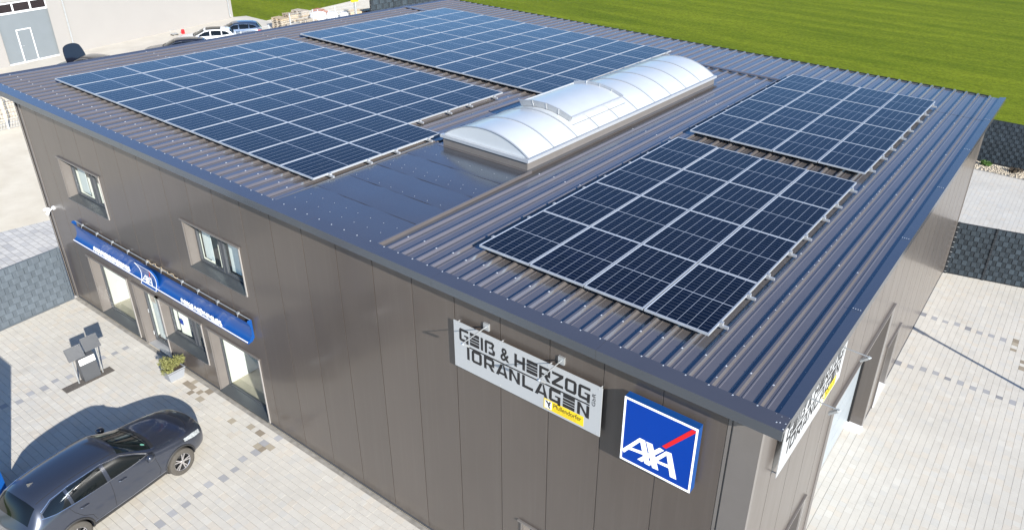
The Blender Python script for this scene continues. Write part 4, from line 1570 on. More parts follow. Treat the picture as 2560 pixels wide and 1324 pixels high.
# ------------------------------------------------------------------ fences
pad_me = {}
def pad_mesh(w, h):
    k = (round(w, 3), round(h, 3))
    if k not in pad_me:
        mb = MB()
        c = 0.12
        b = 0.022
        vs = [(0, 0, 0), (w, 0, 0), (w, 0, h), (0, 0, h), (w * c, -b, 0.012), (w * (1 - c), -b, 0.012), (w * (1 - c), -b * 0.75, h - 0.008), (w * c, -b * 0.75, h - 0.008)]
        mb.add(vs, [(4, 5, 6, 7), (0, 1, 5, 4), (1, 2, 6, 5), (2, 3, 7, 6), (3, 0, 4, 7)])
        pad_me[k] = mb.mesh('strip_pad')
    return pad_me[k]
def privacy_fence(name, label, loc, rz, length, height, m, back, posts, rows=10, padw=0.165, gapw=0.11, thick=0.04, x0=0.0, group='privacy fences'):
    t = thing(name, label, 'fence', loc, rz, group)
    mb = MB()
    mb.box(0.0, length, 0.0, thick, 0.03, height)
    put('strip_backing', mb, back, t)
    rh = (height - 0.05) / rows
    for j in range(rows):
        x = 0.02 + (0 if j % 2 == 0 else (padw + gapw) / 2) - (padw + gapw) / 2
        while x < length - 0.02:
            if x > 0.0 and x + padw < length:
                me = pad_mesh(padw, rh - 0.012)
                if len(me.materials) == 0:
                    me.materials.append(M[m])
                o = put('strip_pad', me, None, t, (x, -0.001, 0.04 + j * rh))
                if me.materials[0] != M[m]:
                    o.material_slots[0].link = 'OBJECT'
                    o.material_slots[0].material = M[m]
            x += padw + gapw
        mb = MB()                                        # narrow folds between the pads
        x = 0.02 + (0 if j % 2 == 0 else (padw + gapw) / 2) - (padw + gapw) / 2
        while x < length:
            for k in range(3):
                xx = x + padw + 0.012 + k * 0.034
                if 0 < xx < length - 0.03:
                    mb.box(xx, xx + 0.022, -0.012, 0.0, 0.045 + j * rh, 0.04 + (j + 1) * rh - 0.014)
            x += padw + gapw
        if mb.v:
            stuff(put('strip_folds', mb, m, t))
    for px_ in posts:
        mb = MB()
        mb.box(px_ - 0.03, px_ + 0.03, -0.045, -0.023, 0, height + 0.04)
        put('post', mb, back, t)
        mb = MB()
        for j in range(rows):
            mb.box(px_ - 0.036, px_ + 0.036, -0.054, -0.0455, 0.085 + j * rh, 0.096 + j * rh)
        put('post_clips', mb, 'anthracite' if px_ > 0.1 else 'galv_wire', t)
    mb = MB()
    mb.box(0, length, -0.01, thick + 0.02, -0.03, 0.03)
    put('base_board', mb, back, t)
    return t
ang = math.atan2(20.33 - 19.71, 25.08 - 22.41)
privacy_fence('privacy_fence', 'dark slate privacy fence running from the building to the right, nearer one', (22.47, 19.72, 0.0), ang, 7.6, 2.05, 'slate', 'slate_back', [0.05, 1.30, 3.80, 6.3], 10, 0.185, 0.125)
privacy_fence('privacy_fence', 'dark slate privacy fence at the meadow behind the white yard', (19.5, 33.50, 0.0), 0.012, 9.0, 2.2, 'slate', 'slate_back', [4.35, 6.85], 11, 0.185, 0.125)
privacy_fence('privacy_fence', 'pale blue grey privacy fence at the left edge of the front pavement', (1.02, -9.40, 0.0), math.pi / 2 + 0.0945, 9.32, 1.83, 'fence_grey', 'fence_back', [0.04, 9.27], 9, 0.22, 0.10)
privacy_fence('privacy_fence', 'dark privacy fence beside the storage yard far behind the roof', (-24.2, 33.9, -0.045), math.pi / 2, 10.0, 2.0, 'slate', 'slate_back', [0.05, 2.5, 5.0, 7.5], 5, 0.5, 0.2)

# ------------------------------------------------------------------ pebble strip and weed at the rear fence
mb = MB()
r = random.Random(5)
for i in range(1500):
    x, y = r.uniform(20.4, 27.5), r.uniform(32.2, 33.38)
    s = r.uniform(0.025, 0.06)
    z = -0.03
    vs = [(x + s * r.uniform(.7, 1.2), y, z), (x, y + s * r.uniform(.7, 1.2), z), (x - s * r.uniform(.7, 1.2), y, z), (x, y - s * r.uniform(.7, 1.2), z), (x + r.uniform(-.3, .3) * s, y, z + s * 1.2)]
    mb.add(vs, [(0, 1, 4), (1, 2, 4), (2, 3, 4), (3, 0, 4)])
stuff(tag(put('pebbles', mb, 'pebble'), 'beige pebble strip along the rear fence', 'pebbles'))
t = thing('weed', 'small green weed growing in the pebbles by the rear fence', 'plant', (21.95, 33.0, -0.04))
put('leaves', leaf_cloud(420, 0.32, 0.16, 0.14, 0.12, 0.10, 9, 9), 'weed', t)
mb = MB()
for a in range(4):
    mb.tube([(0, 0, 0), (0.12 * math.cos(a * 1.7), 0.10 * math.sin(a * 1.7), 0.16)], 0.006, 4)
put('stem', mb, 'weed', t)
t = thing('weed', 'dark low shrub twigs at the rear fence, right of the green weed', 'plant', (23.3, 32.9, -0.04))
put('leaves', leaf_cloud(300, 0.36, 0.2, 0.12, 0.10, 0.09, 19, 8), 'soil', t)
mb = MB()
for a in range(5):
    mb.tube([(0, 0, 0), (0.2 * math.cos(a * 1.4), 0.14 * math.sin(a * 1.4), 0.18)], 0.007, 4)
put('stem', mb, 'wood_grey', t)

# ------------------------------------------------------------------ lamp post outside the frame (its shadow crosses the yard), blue pylon
t = thing('lamp_post', 'slim grey lamp post at the edge of the side yard', 'lamp post', (29.0, 12.50, 0.0))
mb = MB()
mb.tube([(0, 0, 0), (0, 0, 3.05)], 0.055, 12)
put('pole', mb, 'grey_metal', t)
mb = MB()
mb.tube([(0, 0, 3.0), (0, 0, 3.2), (0, 0, 3.28)], [0.09, 0.09, 0.05], 12)
put('lamp_head', mb, 'white', t)
t = thing('blue_pylon', 'blue advertising pylon behind the dark car at the left frame edge', 'pylon', (7.15, -5.02, 0.0))
mb = MB()
mb.box(-0.5, 0.5, -0.10, 0.10, 0.05, 2.55)
put('body', mb, 'blue_band', t)
mb = MB()
mb.box(-0.55, 0.55, -0.16, 0.16, 0.0, 0.05)
put('foot', mb, 'grey_metal', t)
# ------------------------------------------------------------------ cars
ST = [
    (-0.02, [(0, .32), (.50, .32), (.60, .45), (.62, .62), (.58, .76), (.45, .80), (.25, .815), (0, .82)]),
    (-0.14, [(0, .24), (.66, .24), (.75, .40), (.77, .62), (.71, .80), (.57, .86), (.30, .885), (0, .89)]),
    (-0.45, [(0, .20), (.74, .20), (.84, .36), (.87, .65), (.82, .86), (.66, .935), (.35, .955), (0, .96)]),
    (-0.90, [(0, .20), (.76, .20), (.88, .36), (.91, .70), (.86, .93), (.70, .995), (.36, 1.015), (0, 1.02)]),
    (-1.30, [(0, .20), (.76, .20), (.88, .33), (.90, .70), (.865, .985), (.73, 1.04), (.36, 1.075), (0, 1.085)]),
    (-1.40, [(0, .20), (.76, .20), (.88, .32), (.90, .70), (.865, .99), (.745, 1.07), (.37, 1.12), (0, 1.13)]),
    (-1.75, [(0, .20), (.76, .20), (.88, .30), (.90, .70), (.87, 1.01), (.73, 1.225), (.38, 1.315), (0, 1.335)]),
    (-2.13, [(0, .20), (.76, .20), (.88, .30), (.905, .71), (.87, 1.03), (.67, 1.445), (.37, 1.525), (0, 1.54)]),
    (-2.28, [(0, .20), (.76, .20), (.88, .30), (.905, .71), (.87, 1.035), (.66, 1.475), (.37, 1.555), (0, 1.57)]),
    (-2.80, [(0, .20), (.76, .20), (.88, .30), (.91, .72), (.875, 1.05), (.655, 1.50), (.36, 1.585), (0, 1.60)]),
    (-3.40, [(0, .20), (.76, .20), (.88, .30), (.92, .74), (.885, 1.07), (.64, 1.49), (.35, 1.575), (0, 1.59)]),
    (-3.90, [(0, .22), (.76, .22), (.88, .33), (.92, .76), (.88, 1.09), (.61, 1.43), (.34, 1.53), (0, 1.545)]),
    (-4.08, [(0, .25), (.75, .25), (.875, .35), (.91, .77), (.86, 1.08), (.60, 1.36), (.33, 1.46), (0, 1.475)]),
    (-4.30, [(0, .30), (.72, .30), (.85, .37), (.87, .76), (.80, 1.00), (.60, 1.10), (.30, 1.14), (0, 1.15)]),
    (-4.43, [(0, .34), (.65, .34), (.78, .42), (.80, .70), (.73, .90), (.52, .965), (.26, .985), (0, .99)]),
]
WHEEL_X = (-0.90, -3.55)
def car_body_mesh():
    k = 8
    vs, fs = [], []
    ring = 2 * k - 2
    for (x, P) in ST:
        row = [(x, w, z) for (w, z) in P] + [(x, -w, z) for (w, z) in P[1:-1][::-1]]
        vs += row
    n = len(ST)
    for i in range(n - 1):
        for j in range(ring):
            j2 = (j + 1) % ring
            fs.append((i * ring + j, i * ring + j2, (i + 1) * ring + j2, (i + 1) * ring + j))
    for i in (0, n - 1):
        b = i * ring
        for j in range(k - 1):
            a0, a1 = b + j, b + j + 1
            m0, m1 = b + (ring - j) % ring, b + (ring - j - 1) % ring
            q = [a0, a1, m1, m0]
            q2 = []
            for e in q:
                if e not in q2:
                    q2.append(e)
            if len(q2) >= 3:
                fs.append(tuple(q2))
    mb = MB()
    mb.add(vs, fs)
    me = mb.mesh('car_shell')
    o = bpy.data.objects.new('car_shell_tmp', me)
    COL.objects.link(o)
    s = o.modifiers.new('s', 'SUBSURF')
    s.levels = s.render_levels = 3
    bpy.context.view_layer.update()
    dg = bpy.context.evaluated_depsgraph_get()
    smooth = bpy.data.meshes.new_from_object(o.evaluated_get(dg))
    bpy.data.objects.remove(o)
    bvh = BVHTree.FromPolygons([v.co for v in smooth.vertices], [tuple(p.vertices) for p in smooth.polygons])
    o = bpy.data.objects.new('car_shell_tmp', smooth)
    COL.objects.link(o)
    cutters = []
    for wx in WHEEL_X:
        for s in (-1, 1):
            c = MB()
            c.tube([(wx, s * 0.58, 0.345), (wx, s * 1.2, 0.345)], 0.395, 36)
            co = put('cut_tmp', c, None)
            cutters.append(co)
            b = o.modifiers.new('b', 'BOOLEAN')
            b.operation = 'DIFFERENCE'
            b.object = co
            b.solver = 'EXACT'
    bpy.context.view_layer.update()
    dg = bpy.context.evaluated_depsgraph_get()
    body = bpy.data.meshes.new_from_object(o.evaluated_get(dg))
    bpy.data.objects.remove(o)
    for c in cutters:
        bpy.data.objects.remove(c)
    body.materials.clear()
    shade_auto(body, 40)
    return body, bvh
CAR_BODY, CAR_BVH = car_body_mesh()

def hit(o, d):
    r = CAR_BVH.ray_cast(Vector(o), Vector(d).normalized())
    return r[0], r[1]
def side_patch(xs, lo, hi, side, off=0.005, n=8):
    """patch on the flank: xs list, lo/hi heights at those x"""
    vs, fs = [], []
    m = 6
    X = []
    for i in range(len(xs) - 1):
        for a in range(m):
            f = a / m
            X.append((xs[i] + (xs[i + 1] - xs[i]) * f, lo[i] + (lo[i + 1] - lo[i]) * f, hi[i] + (hi[i + 1] - hi[i]) * f))
    X.append((xs[-1], lo[-1], hi[-1]))
    for (x, a, b) in X:
        for j in range(n + 1):
            z = a + (b - a) * j / n
            p, nn = hit((x, side * 2.0, z), (0, -side, 0))
            if p is None:
                p, nn = Vector((x, side * 0.5, z)), Vector((0, side, 0))
            if nn.y * side < 0:
                nn = -nn
            vs.append(p + nn * off)
    c = n + 1
    for i in range(len(X) - 1):
        for j in range(n):
            fs.append((i * c + j, i * c + j + 1, (i + 1) * c + j + 1, (i + 1) * c + j))
    mb = MB()
    mb.add(vs, fs)
    mb.smooth = True
    return mb
def top_patch(x0, x1, w0, w1, off=0.005, nx=10, ny=14, bow=0.0):
    vs, fs = [], []
    for i in range(nx + 1):
        f = i / nx
        w = w0 + (w1 - w0) * f
        for j in range(ny + 1):
            y = -w + 2 * w * j / ny
            x = x0 + (x1 - x0) * f - bow * (y / w) ** 2
            p, nn = hit((x, y, 3.0), (0, 0, -1))
            if nn.z < 0:
                nn = -nn
            vs.append(p + nn * off)
    c = ny + 1
    for i in range(nx):
        for j in range(ny):
            fs.append((i * c + j, i * c + j + 1, (i + 1) * c + j + 1, (i + 1) * c + j))
    mb = MB()
    mb.add(vs, fs)
    mb.smooth = True
    return mb
def line_on_side(pts, side, w=0.008, off=0.003):
    ps = []
    for (x, z) in pts:
        p, nn = hit((x, side * 2.0, z), (0, -side, 0))
        if p is None:
            continue
        if nn.y * side < 0:
            nn = -nn
        ps.append(p + nn * off)
    mb = MB()
    mb.tube(ps, w / 2, 4)
    return mb
def dense(pts, n=6):
    out = []
    for i in range(len(pts) - 1):
        for k in range(n):
            f = k / n
            out.append(tuple(a + (b - a) * f for a, b in zip(pts[i], pts[i + 1])))
    out.append(pts[-1])
    return out

def wheel_meshes():
    prof = [(-0.115, 0.225), (-0.118, 0.30), (-0.10, 0.335), (-0.07, 0.345), (0.07, 0.345), (0.10, 0.335), (0.118, 0.30), (0.115, 0.225)]
    n = 40
    def lathe(pr, closed=False):
        mb = MB()
        vs, fs = [], []
        for a in range(n):
            t = 2 * math.pi * a / n
            for (y, r_) in pr:
                vs.append((r_ * math.cos(t), y, r_ * math.sin(t)))
        k = len(pr)
        for a in range(n):
            b = (a + 1) % n
            for j in range(k - 1):
                fs.append((a * k + j, a * k + j + 1, b * k + j + 1, b * k + j))
        mb.add(vs, fs)
        return mb
    ty = lathe(prof + [prof[0]]).mesh('tyre')
    shade_auto(ty, 30)
    rim = lathe([(0.112, 0.226), (0.095, 0.215), (-0.09, 0.20), (-0.10, 0.0)])
    rimm = rim.mesh('rim')
    shade_auto(rimm, 30)
    sp = MB()
    for a in range(5):
        for d in (-0.17, 0.17):
            t = 2 * math.pi * a / 5 + d
            t2 = 2 * math.pi * a / 5 + d * 0.55
            p0 = Vector((0.045 * math.cos(t2), 0.085, 0.045 * math.sin(t2)))
            p1 = Vector((0.215 * math.cos(t), 0.098, 0.215 * math.sin(t)))
            sp.bar(p0, p1, 0.026, 0.02, (0, 1, 0))
    sp.tube([(0, 0.06, 0), (0, 0.10, 0)], 0.05, 14)
    spm = sp.mesh('spokes')
    ho = lathe([(0.100, 0.228), (0.104, 0.214), (0.09, 0.205)]).mesh('rim_ring')
    return ty, rimm, spm, ho
TY, RIMM, SPK, RING = wheel_meshes()
TY.materials.append(M['rubber'])
RIMM.materials.append(M['plastic'])
SPK.materials.append(M['rim'])
RING.materials.append(M['rim'])

CACHE = {}
def cached(key, fn, m):
    if key not in CACHE:
        me = fn()
        if isinstance(me, MB):
            me = me.mesh(key)
        me.materials.append(M[m])
        CACHE[key] = me
    return CACHE[key]

def make_car(label, loc, heading, paint, scale=(0.93, 0.88, 1.0), sunroof=False, detail=True, bonnet_up=False):
    t = thing('parked_car', label, 'car', loc, heading)
    t.scale = scale
    o = put('body', CAR_BODY, None, t)
    if len(CAR_BODY.materials) == 0:
        CAR_BODY.materials.append(M[paint])
    o.material_slots[0].link = 'OBJECT'
    o.material_slots[0].material = M[paint]
    put('windscreen', cached('windscreen', lambda: top_patch(-1.36, -2.06, 0.70, 0.60, 0.006, bow=0.10), 'carshield'), None, t)
    put('rear_window', cached('rear_window', lambda: top_patch(-4.02, -4.27, 0.57, 0.63, 0.006, bow=-0.03), 'carglass'), None, t)
    for side in (-1, 1):
        k = str(side)
        put('side_window', cached('sw1' + k, lambda: side_patch([-1.66, -1.85, -2.15, -2.53], [1.075, 1.08, 1.085, 1.095], [1.10, 1.215, 1.365, 1.43], side), 'carglass'), None, t)
        put('side_window', cached('sw2' + k, lambda: side_patch([-2.62, -3.0, -3.36], [1.095, 1.105, 1.12], [1.435, 1.44, 1.425], side), 'carglass'), None, t)
        put('side_window', cached('sw3' + k, lambda: side_patch([-3.43, -3.7, -3.95], [1.125, 1.14, 1.185], [1.42, 1.375, 1.26], side), 'carglass'), None, t)
        if detail:
            put('window_trim', cached('ch' + k, lambda: line_on_side(dense([(-1.60, 1.075), (-2.1, 1.072), (-2.6, 1.082), (-3.3, 1.105), (-3.75, 1.135), (-4.0, 1.19), (-3.95, 1.30), (-3.7, 1.40), (-3.3, 1.445), (-2.6, 1.455), (-2.15, 1.39), (-1.85, 1.235), (-1.62, 1.095)]), side, 0.018, 0.006), 'chrome'), None, t)
            for nm, pts in (('d1', [(-1.52, 1.03), (-1.48, 0.8), (-1.44, 0.55), (-1.50, 0.38)]), ('d2', [(-2.575, 1.08), (-2.58, 0.8), (-2.60, 0.5), (-2.60, 0.38)]), ('d3', [(-3.50, 1.11), (-3.44, 0.95), (-3.30, 0.75), (-3.12, 0.62), (-3.05, 0.40)]), ('d4', [(-0.78, 0.93), (-0.70, 0.80), (-0.52, 0.74)])):
                put('panel_gap', cached(nm + k, lambda: line_on_side(dense(pts), side, 0.009, 0.001), 'dark'), None, t)
            put('sill_cladding', cached('cl' + k, lambda: side_patch([-1.30, -2.2, -3.16], [0.235, 0.225, 0.235], [0.375, 0.36, 0.375], side, 0.010), 'plastic'), None, t)
            put('sill_strip', cached('st' + k, lambda: line_on_side(dense([(-1.32, 0.40), (-2.2, 0.385), (-3.12, 0.40)]), side, 0.02, 0.008), 'chrome'), None, t)
            for wx in WHEEL_X:
                def arch():
                    mb = MB()
                    pts = []
                    for a in range(25):
                        th_ = math.pi * (-0.06 + 1.12 * a / 24)
                        x, z = wx + 0.412 * math.cos(th_), 0.345 + 0.412 * math.sin(th_)
                        p, nn = hit((x, side * 2.0, max(z, 0.24)), (0, -side, 0))
                        yy = (p.y if p is not None else side * 0.86)
                        pts.append((x, yy + side * 0.006, z))
                    mb.tube(pts, 0.024, 6)
                    return mb
                put('wheel_arch', cached('ar%s%s' % (wx, k), arch, 'plastic'), None, t)
            for hx in (-2.32, -3.22):
                def handle():
                    p, nn = hit((hx, side * 2.0, 0.945), (0, -side, 0))
                    mb = MB()
                    mb.tube([(hx + 0.09, p.y + side * 0.010, 0.940), (hx + 0.06, p.y + side * 0.034, 0.945), (hx - 0.06, p.y + side * 0.034, 0.950), (hx - 0.09, p.y + side * 0.010, 0.952)], 0.014, 6)
                    return mb
                put('door_handle', cached('ha%s%s' % (hx, k), handle, 'carpaint'), None, t)
            put('headlamp', cached('hl' + k, lambda: side_patch([-0.22, -0.42, -0.70], [0.70, 0.735, 0.80], [0.79, 0.835, 0.865], side, 0.007), 'lampglass'), None, t)
            put('tail_lamp', cached('tl' + k, lambda: side_patch([-4.08, -4.22, -4.36], [0.90, 0.86, 0.84], [0.99, 0.985, 0.955], side, 0.008), 'tail'), None, t)
        def mirror():
            mb = MB()
            mb.tube([(-1.62, side * 0.86, 1.03), (-1.66, side * 0.93, 1.05)], 0.025, 6)
            mb.tube([(-1.56, side * 0.99, 1.07), (-1.60, side * 0.99, 1.075), (-1.68, side * 0.99, 1.08), (-1.73, side * 0.99, 1.08)], [0.03, 0.075, 0.09, 0.08], 12)
            mb.smooth = True
            return mb
        mo = put('mirror', cached('mi' + k, mirror, 'carpaint'), None, t)
        mo.material_slots[0].link = 'OBJECT'
        mo.material_slots[0].material = M[paint]
        for wx in WHEEL_X:
            w = put('wheel', TY, None, t, (wx, side * 0.80, 0.345))
            w.rotation_euler = (0, rnd.uniform(0, 1), 0 if side > 0 else math.pi)
            put('rim', RIMM, None, w)
            put('spokes', SPK, None, w)
            put('rim_ring', RING, None, w)
            def liner():
                mb = MB()
                mb.tube([(wx, side * 0.585, 0.345), (wx, side * 0.60, 0.345)], 0.393, 28)
                return mb
            put('wheel_well', cached('wl%s%s' % (wx, k), liner, 'dark'), None, t)
    if detail:
        def fin():
            mb = MB()
            p, nn = hit((-3.72, 0, 3), (0, 0, -1))
            z = p.z - 0.004
            mb.add([(-3.62, 0, z), (-3.78, 0.03, z), (-3.78, -0.03, z), (-3.78, 0, z + 0.07)], [(0, 1, 3), (0, 3, 2), (1, 2, 3), (0, 2, 1)])
            return mb
        put('antenna_fin', cached('fin', fin, 'chrome'), None, t)
        for y in (-0.55, 0.55):
            def seam():
                ps = []
                for i in range(13):
                    x = -2.18 - 1.75 * i / 12
                    p, nn = hit((x, y * (1.0 - 0.05 * i / 12), 3), (0, 0, -1))
                    ps.append(p + Vector((0, 0, 0.001)))
                mb = MB()
                mb.tube(ps, 0.006, 4)
                return mb
            put('roof_seam', cached('rs%s' % y, seam, 'dark'), None, t)
        def bseam():
            ps = []
            for i in range(21):
                a = i / 20
                y = -0.62 + 1.24 * a
                x = -0.30 - 0.18 * (abs(y) / 0.62) ** 3
                p, nn = hit((x, y, 3), (0, 0, -1))
                ps.append(p + Vector((0, 0, 0.001)))
            mb = MB()
            mb.tube(ps, 0.005, 4)
            return mb
        put('bonnet_gap', cached('bg', bseam, 'dark'), None, t)
        def wiper():
            mb = MB()
            for (ya, yb) in ((-0.5, 0.05), (0.0, 0.5)):
                ps = []
                for i in range(6):
                    y = ya + (yb - ya) * i / 5
                    p, nn = hit((-1.40 - 0.03 * i / 5 - 0.05 * (y / 0.6) ** 2, y, 3), (0, 0, -1))
                    ps.append(p + Vector((0, 0, 0.022)))
                mb.tube(ps, 0.008, 5)
            return mb
        put('wiper', cached('wi', wiper, 'plastic'), None, t)
        put('cowl', cached('cowl', lambda: top_patch(-1.25, -1.345, 0.66, 0.69, 0.004, 3, 14, 0.10), 'plastic'), None, t)
        def sticker():
            p, nn = hit((-1.52, -0.50, 3), (0, 0, -1))
            mb = MB()
            mb.add([p + nn * 0.009 + Vector((math.cos(a) * 0.045, math.sin(a) * 0.045, 0)) - Vector((0, 0, 1)) * (math.cos(a) * 0.045 * nn.x + math.sin(a) * 0.045 * nn.y) / nn.z for a in [i * math.pi / 6 for i in range(12)]], [tuple(range(12))])
            return mb
        put('sticker', cached('stk', sticker, 'sticker'), None, t)
    if sunroof:
        put('sunroof', cached('sunroof', lambda: top_patch(-2.25, -3.35, 0.52, 0.50, 0.006), 'carglass'), None, t)
    if bonnet_up:
        mb = MB()
        vs, fs = [], []
        n, m2 = 10, 10
        for i in range(n + 1):
            f = i / n
            for j in range(m2 + 1):
                g = -1 + 2 * j / m2
                w = 0.72 - 0.16 * f ** 3
                ln = 1.05 * (1 - 0.10 * abs(g) ** 3 * f)
                vs.append((-1.28 + 0.25 * f * ln, g * w, 1.06 + 0.97 * f * ln - 0.05 * g * g))
        c = m2 + 1
        for i in range(n):
            for j in range(m2):
                fs.append((i * c + j, i * c + j + 1, (i + 1) * c + j + 1, (i + 1) * c + j))
        mb.add(vs + [(v[0] + 0.035, v[1], v[2]) for v in vs], fs + [tuple(q + len(vs) for q in f[::-1]) for f in fs])
        mb.smooth = True
        put('open_bonnet', mb, paint, t)
    return t

make_car('dark blue grey crossover car parked on the front pavement', (9.09, -1.49, 0.0), math.pi / 2 + 0.129, 'carpaint')
HD = math.atan2(-0.83, -0.55)
make_car('white car with black sunroof parked beyond the roof', (-27.8, 19.6, -0.04), HD, 'carwhite', (0.87, 0.95, 0.86), sunroof=True)
make_car('black car parked beyond the roof left of the white car', (-26.2, 16.5, -0.04), HD, 'carblack', (0.90, 0.95, 0.88))
make_car('blue grey car parked beyond the roof right of the white car', (-28.3, 22.2, -0.04), HD, 'carsilver', (0.84, 0.95, 0.86))
make_car('black car with raised bonnet before the grey hall gate', (-26.2, 11.6, -0.04), math.atan2(-0.30, -0.95), 'carblack', (0.95, 0.95, 0.98), bonnet_up=True)

# ------------------------------------------------------------------ the hall in the background
hr = math.atan2(3.88, 18.44)
hall = thing('industrial_hall', 'pale beige industrial hall with grey blue gate in the background', 'building', (-30.58, 9.77, -0.045), hr)
g0_, g1_, gh = 0.62, 3.98, 3.75
mb = MB()
for (c0, c1, z0, z1) in cells_without(-14.0, 18.85, 0.0, 9.0, [(g0_, g1_, 0.0, gh)]):
    mb.box(-0.3, 0.0, c0, c1, z0, z1)
put('wall', mb, 'bgwall', hall)
mb = MB()
mb.box(-16.0, -0.3, 18.55, 18.85, 0, 9.0)
put('gable_wall', mb, 'bgwall', hall)
mb = MB()
mb.box(-16.2, 0.3, -14.2, 19.05, 9.0, 9.25)
put('roof', mb, 'trim', hall)
mb = MB()
mb.box(-0.16, -0.12, g0_, g1_, 0, gh)
gate = put('gate', mb, 'bggate', hall)
def gbar(y0, y1, z0, z1, d=0.03, nm='gate_frame'):
    mb = MB()
    mb.box(-0.12, -0.12 + d, y0, y1, z0, z1)
    put(nm, mb, 'white_frame', gate)
gbar(g0_ + 0.02, g1_ - 0.02, 0.0, 0.07)
gbar(g0_, g1_ - 0.02, 3.02, 3.14)
gbar(g0_, g1_ - 0.02, 3.62, 3.72)
for y in (g0_, 1.76, 2.86, g1_ - 0.11):
    gbar(y, y + 0.10, 3.14, 3.62, 0.028)
for (y0, y1) in ((g0_ + 0.1, 1.76), (1.86, 2.86), (2.96, g1_ - 0.11)):
    mb = MB()
    mb.box(-0.118, -0.108, y0, y1, 3.14, 3.62)
    put('gate_pane', mb, 'bgglass', gate)
gbar(1.62, 1.68, 0.07, 2.05, 0.028, 'wicket_frame')
gbar(2.50, 2.56, 0.07, 2.05, 0.028, 'wicket_frame')
gbar(1.68, 2.50, 1.99, 2.05, 0.028, 'wicket_frame')
mb = MB()
mb.box(-0.1195, -0.095, 1.685, 2.495, 0.08, 1.985)
wk = put('wicket_door', mb, 'bggate', gate)
mb = MB()
mb.bar((-0.06, 1.72, 1.03), (-0.06, 1.86, 1.03), 0.025)
mb.bar((-0.09, 1.73, 1.03), (-0.06, 1.73, 1.03), 0.02)
put('handle', mb, 'alu', gate)
for y in (g0_ - 0.0, g1_ + 0.0):
    mb = MB()
    mb.box(0.0, 0.03, y - 0.10 if y > 2 else y - 0.02, y + 0.12 if y > 2 else y - 0.0, 0, gh + 0.1)
    put('gate_surround', mb, 'bgwall', hall)
for y in (4.9, 18.45):
    mb = MB()
    mb.tube([(0.09, y, 0.3), (0.09, y, 9.0)], 0.05, 8)
    mb.tube([(0.09, y, 0.3), (0.16, y, 0.12)], 0.05, 8)
    put('downpipe', mb, 'grey_metal', hall)
t = thing('gas_bottle', 'small red gas bottle standing by the pale hall wall', 'gas bottle', (-31.75, 22.3, -0.045))
t.scale = (0.7, 0.7, 0.62)
mb = MB()
mb.tube([(0, 0, 0), (0, 0, 0.06), (0, 0, 0.42), (0, 0, 0.52), (0, 0, 0.55)], [0.14, 0.17, 0.17, 0.12, 0.04], 14)
put('bottle', mb, 'red', t)
mb = MB()
mb.tube([(0, 0, 0.54), (0, 0, 0.64)], 0.03, 8)
put('valve', mb, 'grey_metal', t)
t = thing('wheel_rack', 'small dark trolley left of the red gas bottle by the hall', 'trolley', (-31.7, 21.6, -0.045))
t.scale = (0.7, 0.7, 0.55)
mb = MB()
mb.box(-0.2, 0.2, -0.3, 0.3, 0.18, 0.24)
put('platform', mb, 'grey_metal', t)
for (dx, dy) in ((-0.15, -0.25), (0.15, -0.25), (-0.15, 0.25), (0.15, 0.25)):
    mb = MB()
    mb.tube([(dx - 0.03, dy, 0.09), (dx + 0.03, dy, 0.09)], 0.09, 12)
    put('wheel', mb, 'rubber', t)
mb = MB()
mb.tube([(-0.18, -0.28, 0.2), (-0.25, -0.28, 0.75), (-0.25, 0.28, 0.75), (-0.18, 0.28, 0.2)], 0.015, 6)
put('push_bar', mb, 'grey_metal', t)

# ------------------------------------------------------------------ wire mesh fences and the storage yard
def mesh_fence(label, p0, p1, h=1.85, z=-0.045, pitch=2.5, group='wire mesh fences', cell=(0.12, 0.22), wr=0.005):
    a, b = Vector((p0[0], p0[1], 0)), Vector((p1[0], p1[1], 0))
    L = (b - a).length
    t = thing('mesh_fence', label, 'fence', (p0[0], p0[1], z), math.atan2(b.y - a.y, b.x - a.x), group)
    n = max(1, int(round(L / pitch)))
    for i in range(n + 1):
        x = L * i / n
        mb = MB()
        mb.box(x - 0.035, x + 0.035, -0.035, 0.035, 0, h + 0.06)
        put('post', mb, 'galv_wire', t)
    for i in range(n):
        x0, x1 = L * i / n + 0.035, L * (i + 1) / n - 0.035
        mb = MB()
        k = max(2, int((x1 - x0) / cell[0]))
        for j in range(k + 1):
            x = x0 + (x1 - x0) * j / k
            mb.box(x - wr, x + wr, -wr, wr, 0.05, h)
        k = max(2, int(h / cell[1]))
        for j in range(k + 1):
            zz = 0.06 + (h - 0.07) * j / k
            mb.box(x0, x1, wr + 0.001, 3 * wr, zz - 1.6 * wr, zz + 1.6 * wr)
        put('mesh_panel', mb, 'galv_wire', t)
    return t
mesh_fence('wire mesh fence in front of the parked cars beyond the roof', (-22.3, 18.9), (-23.3, 23.9), 1.62, cell=(0.10, 0.24), wr=0.006)
mesh_fence('wire mesh fence before the storage yard with pallets', (-24.6, 26.6), (-24.9, 33.0))
mesh_fence('wire mesh fence left of the building before stacked material', (-18.3, 3.2), (-18.75, 12.0))

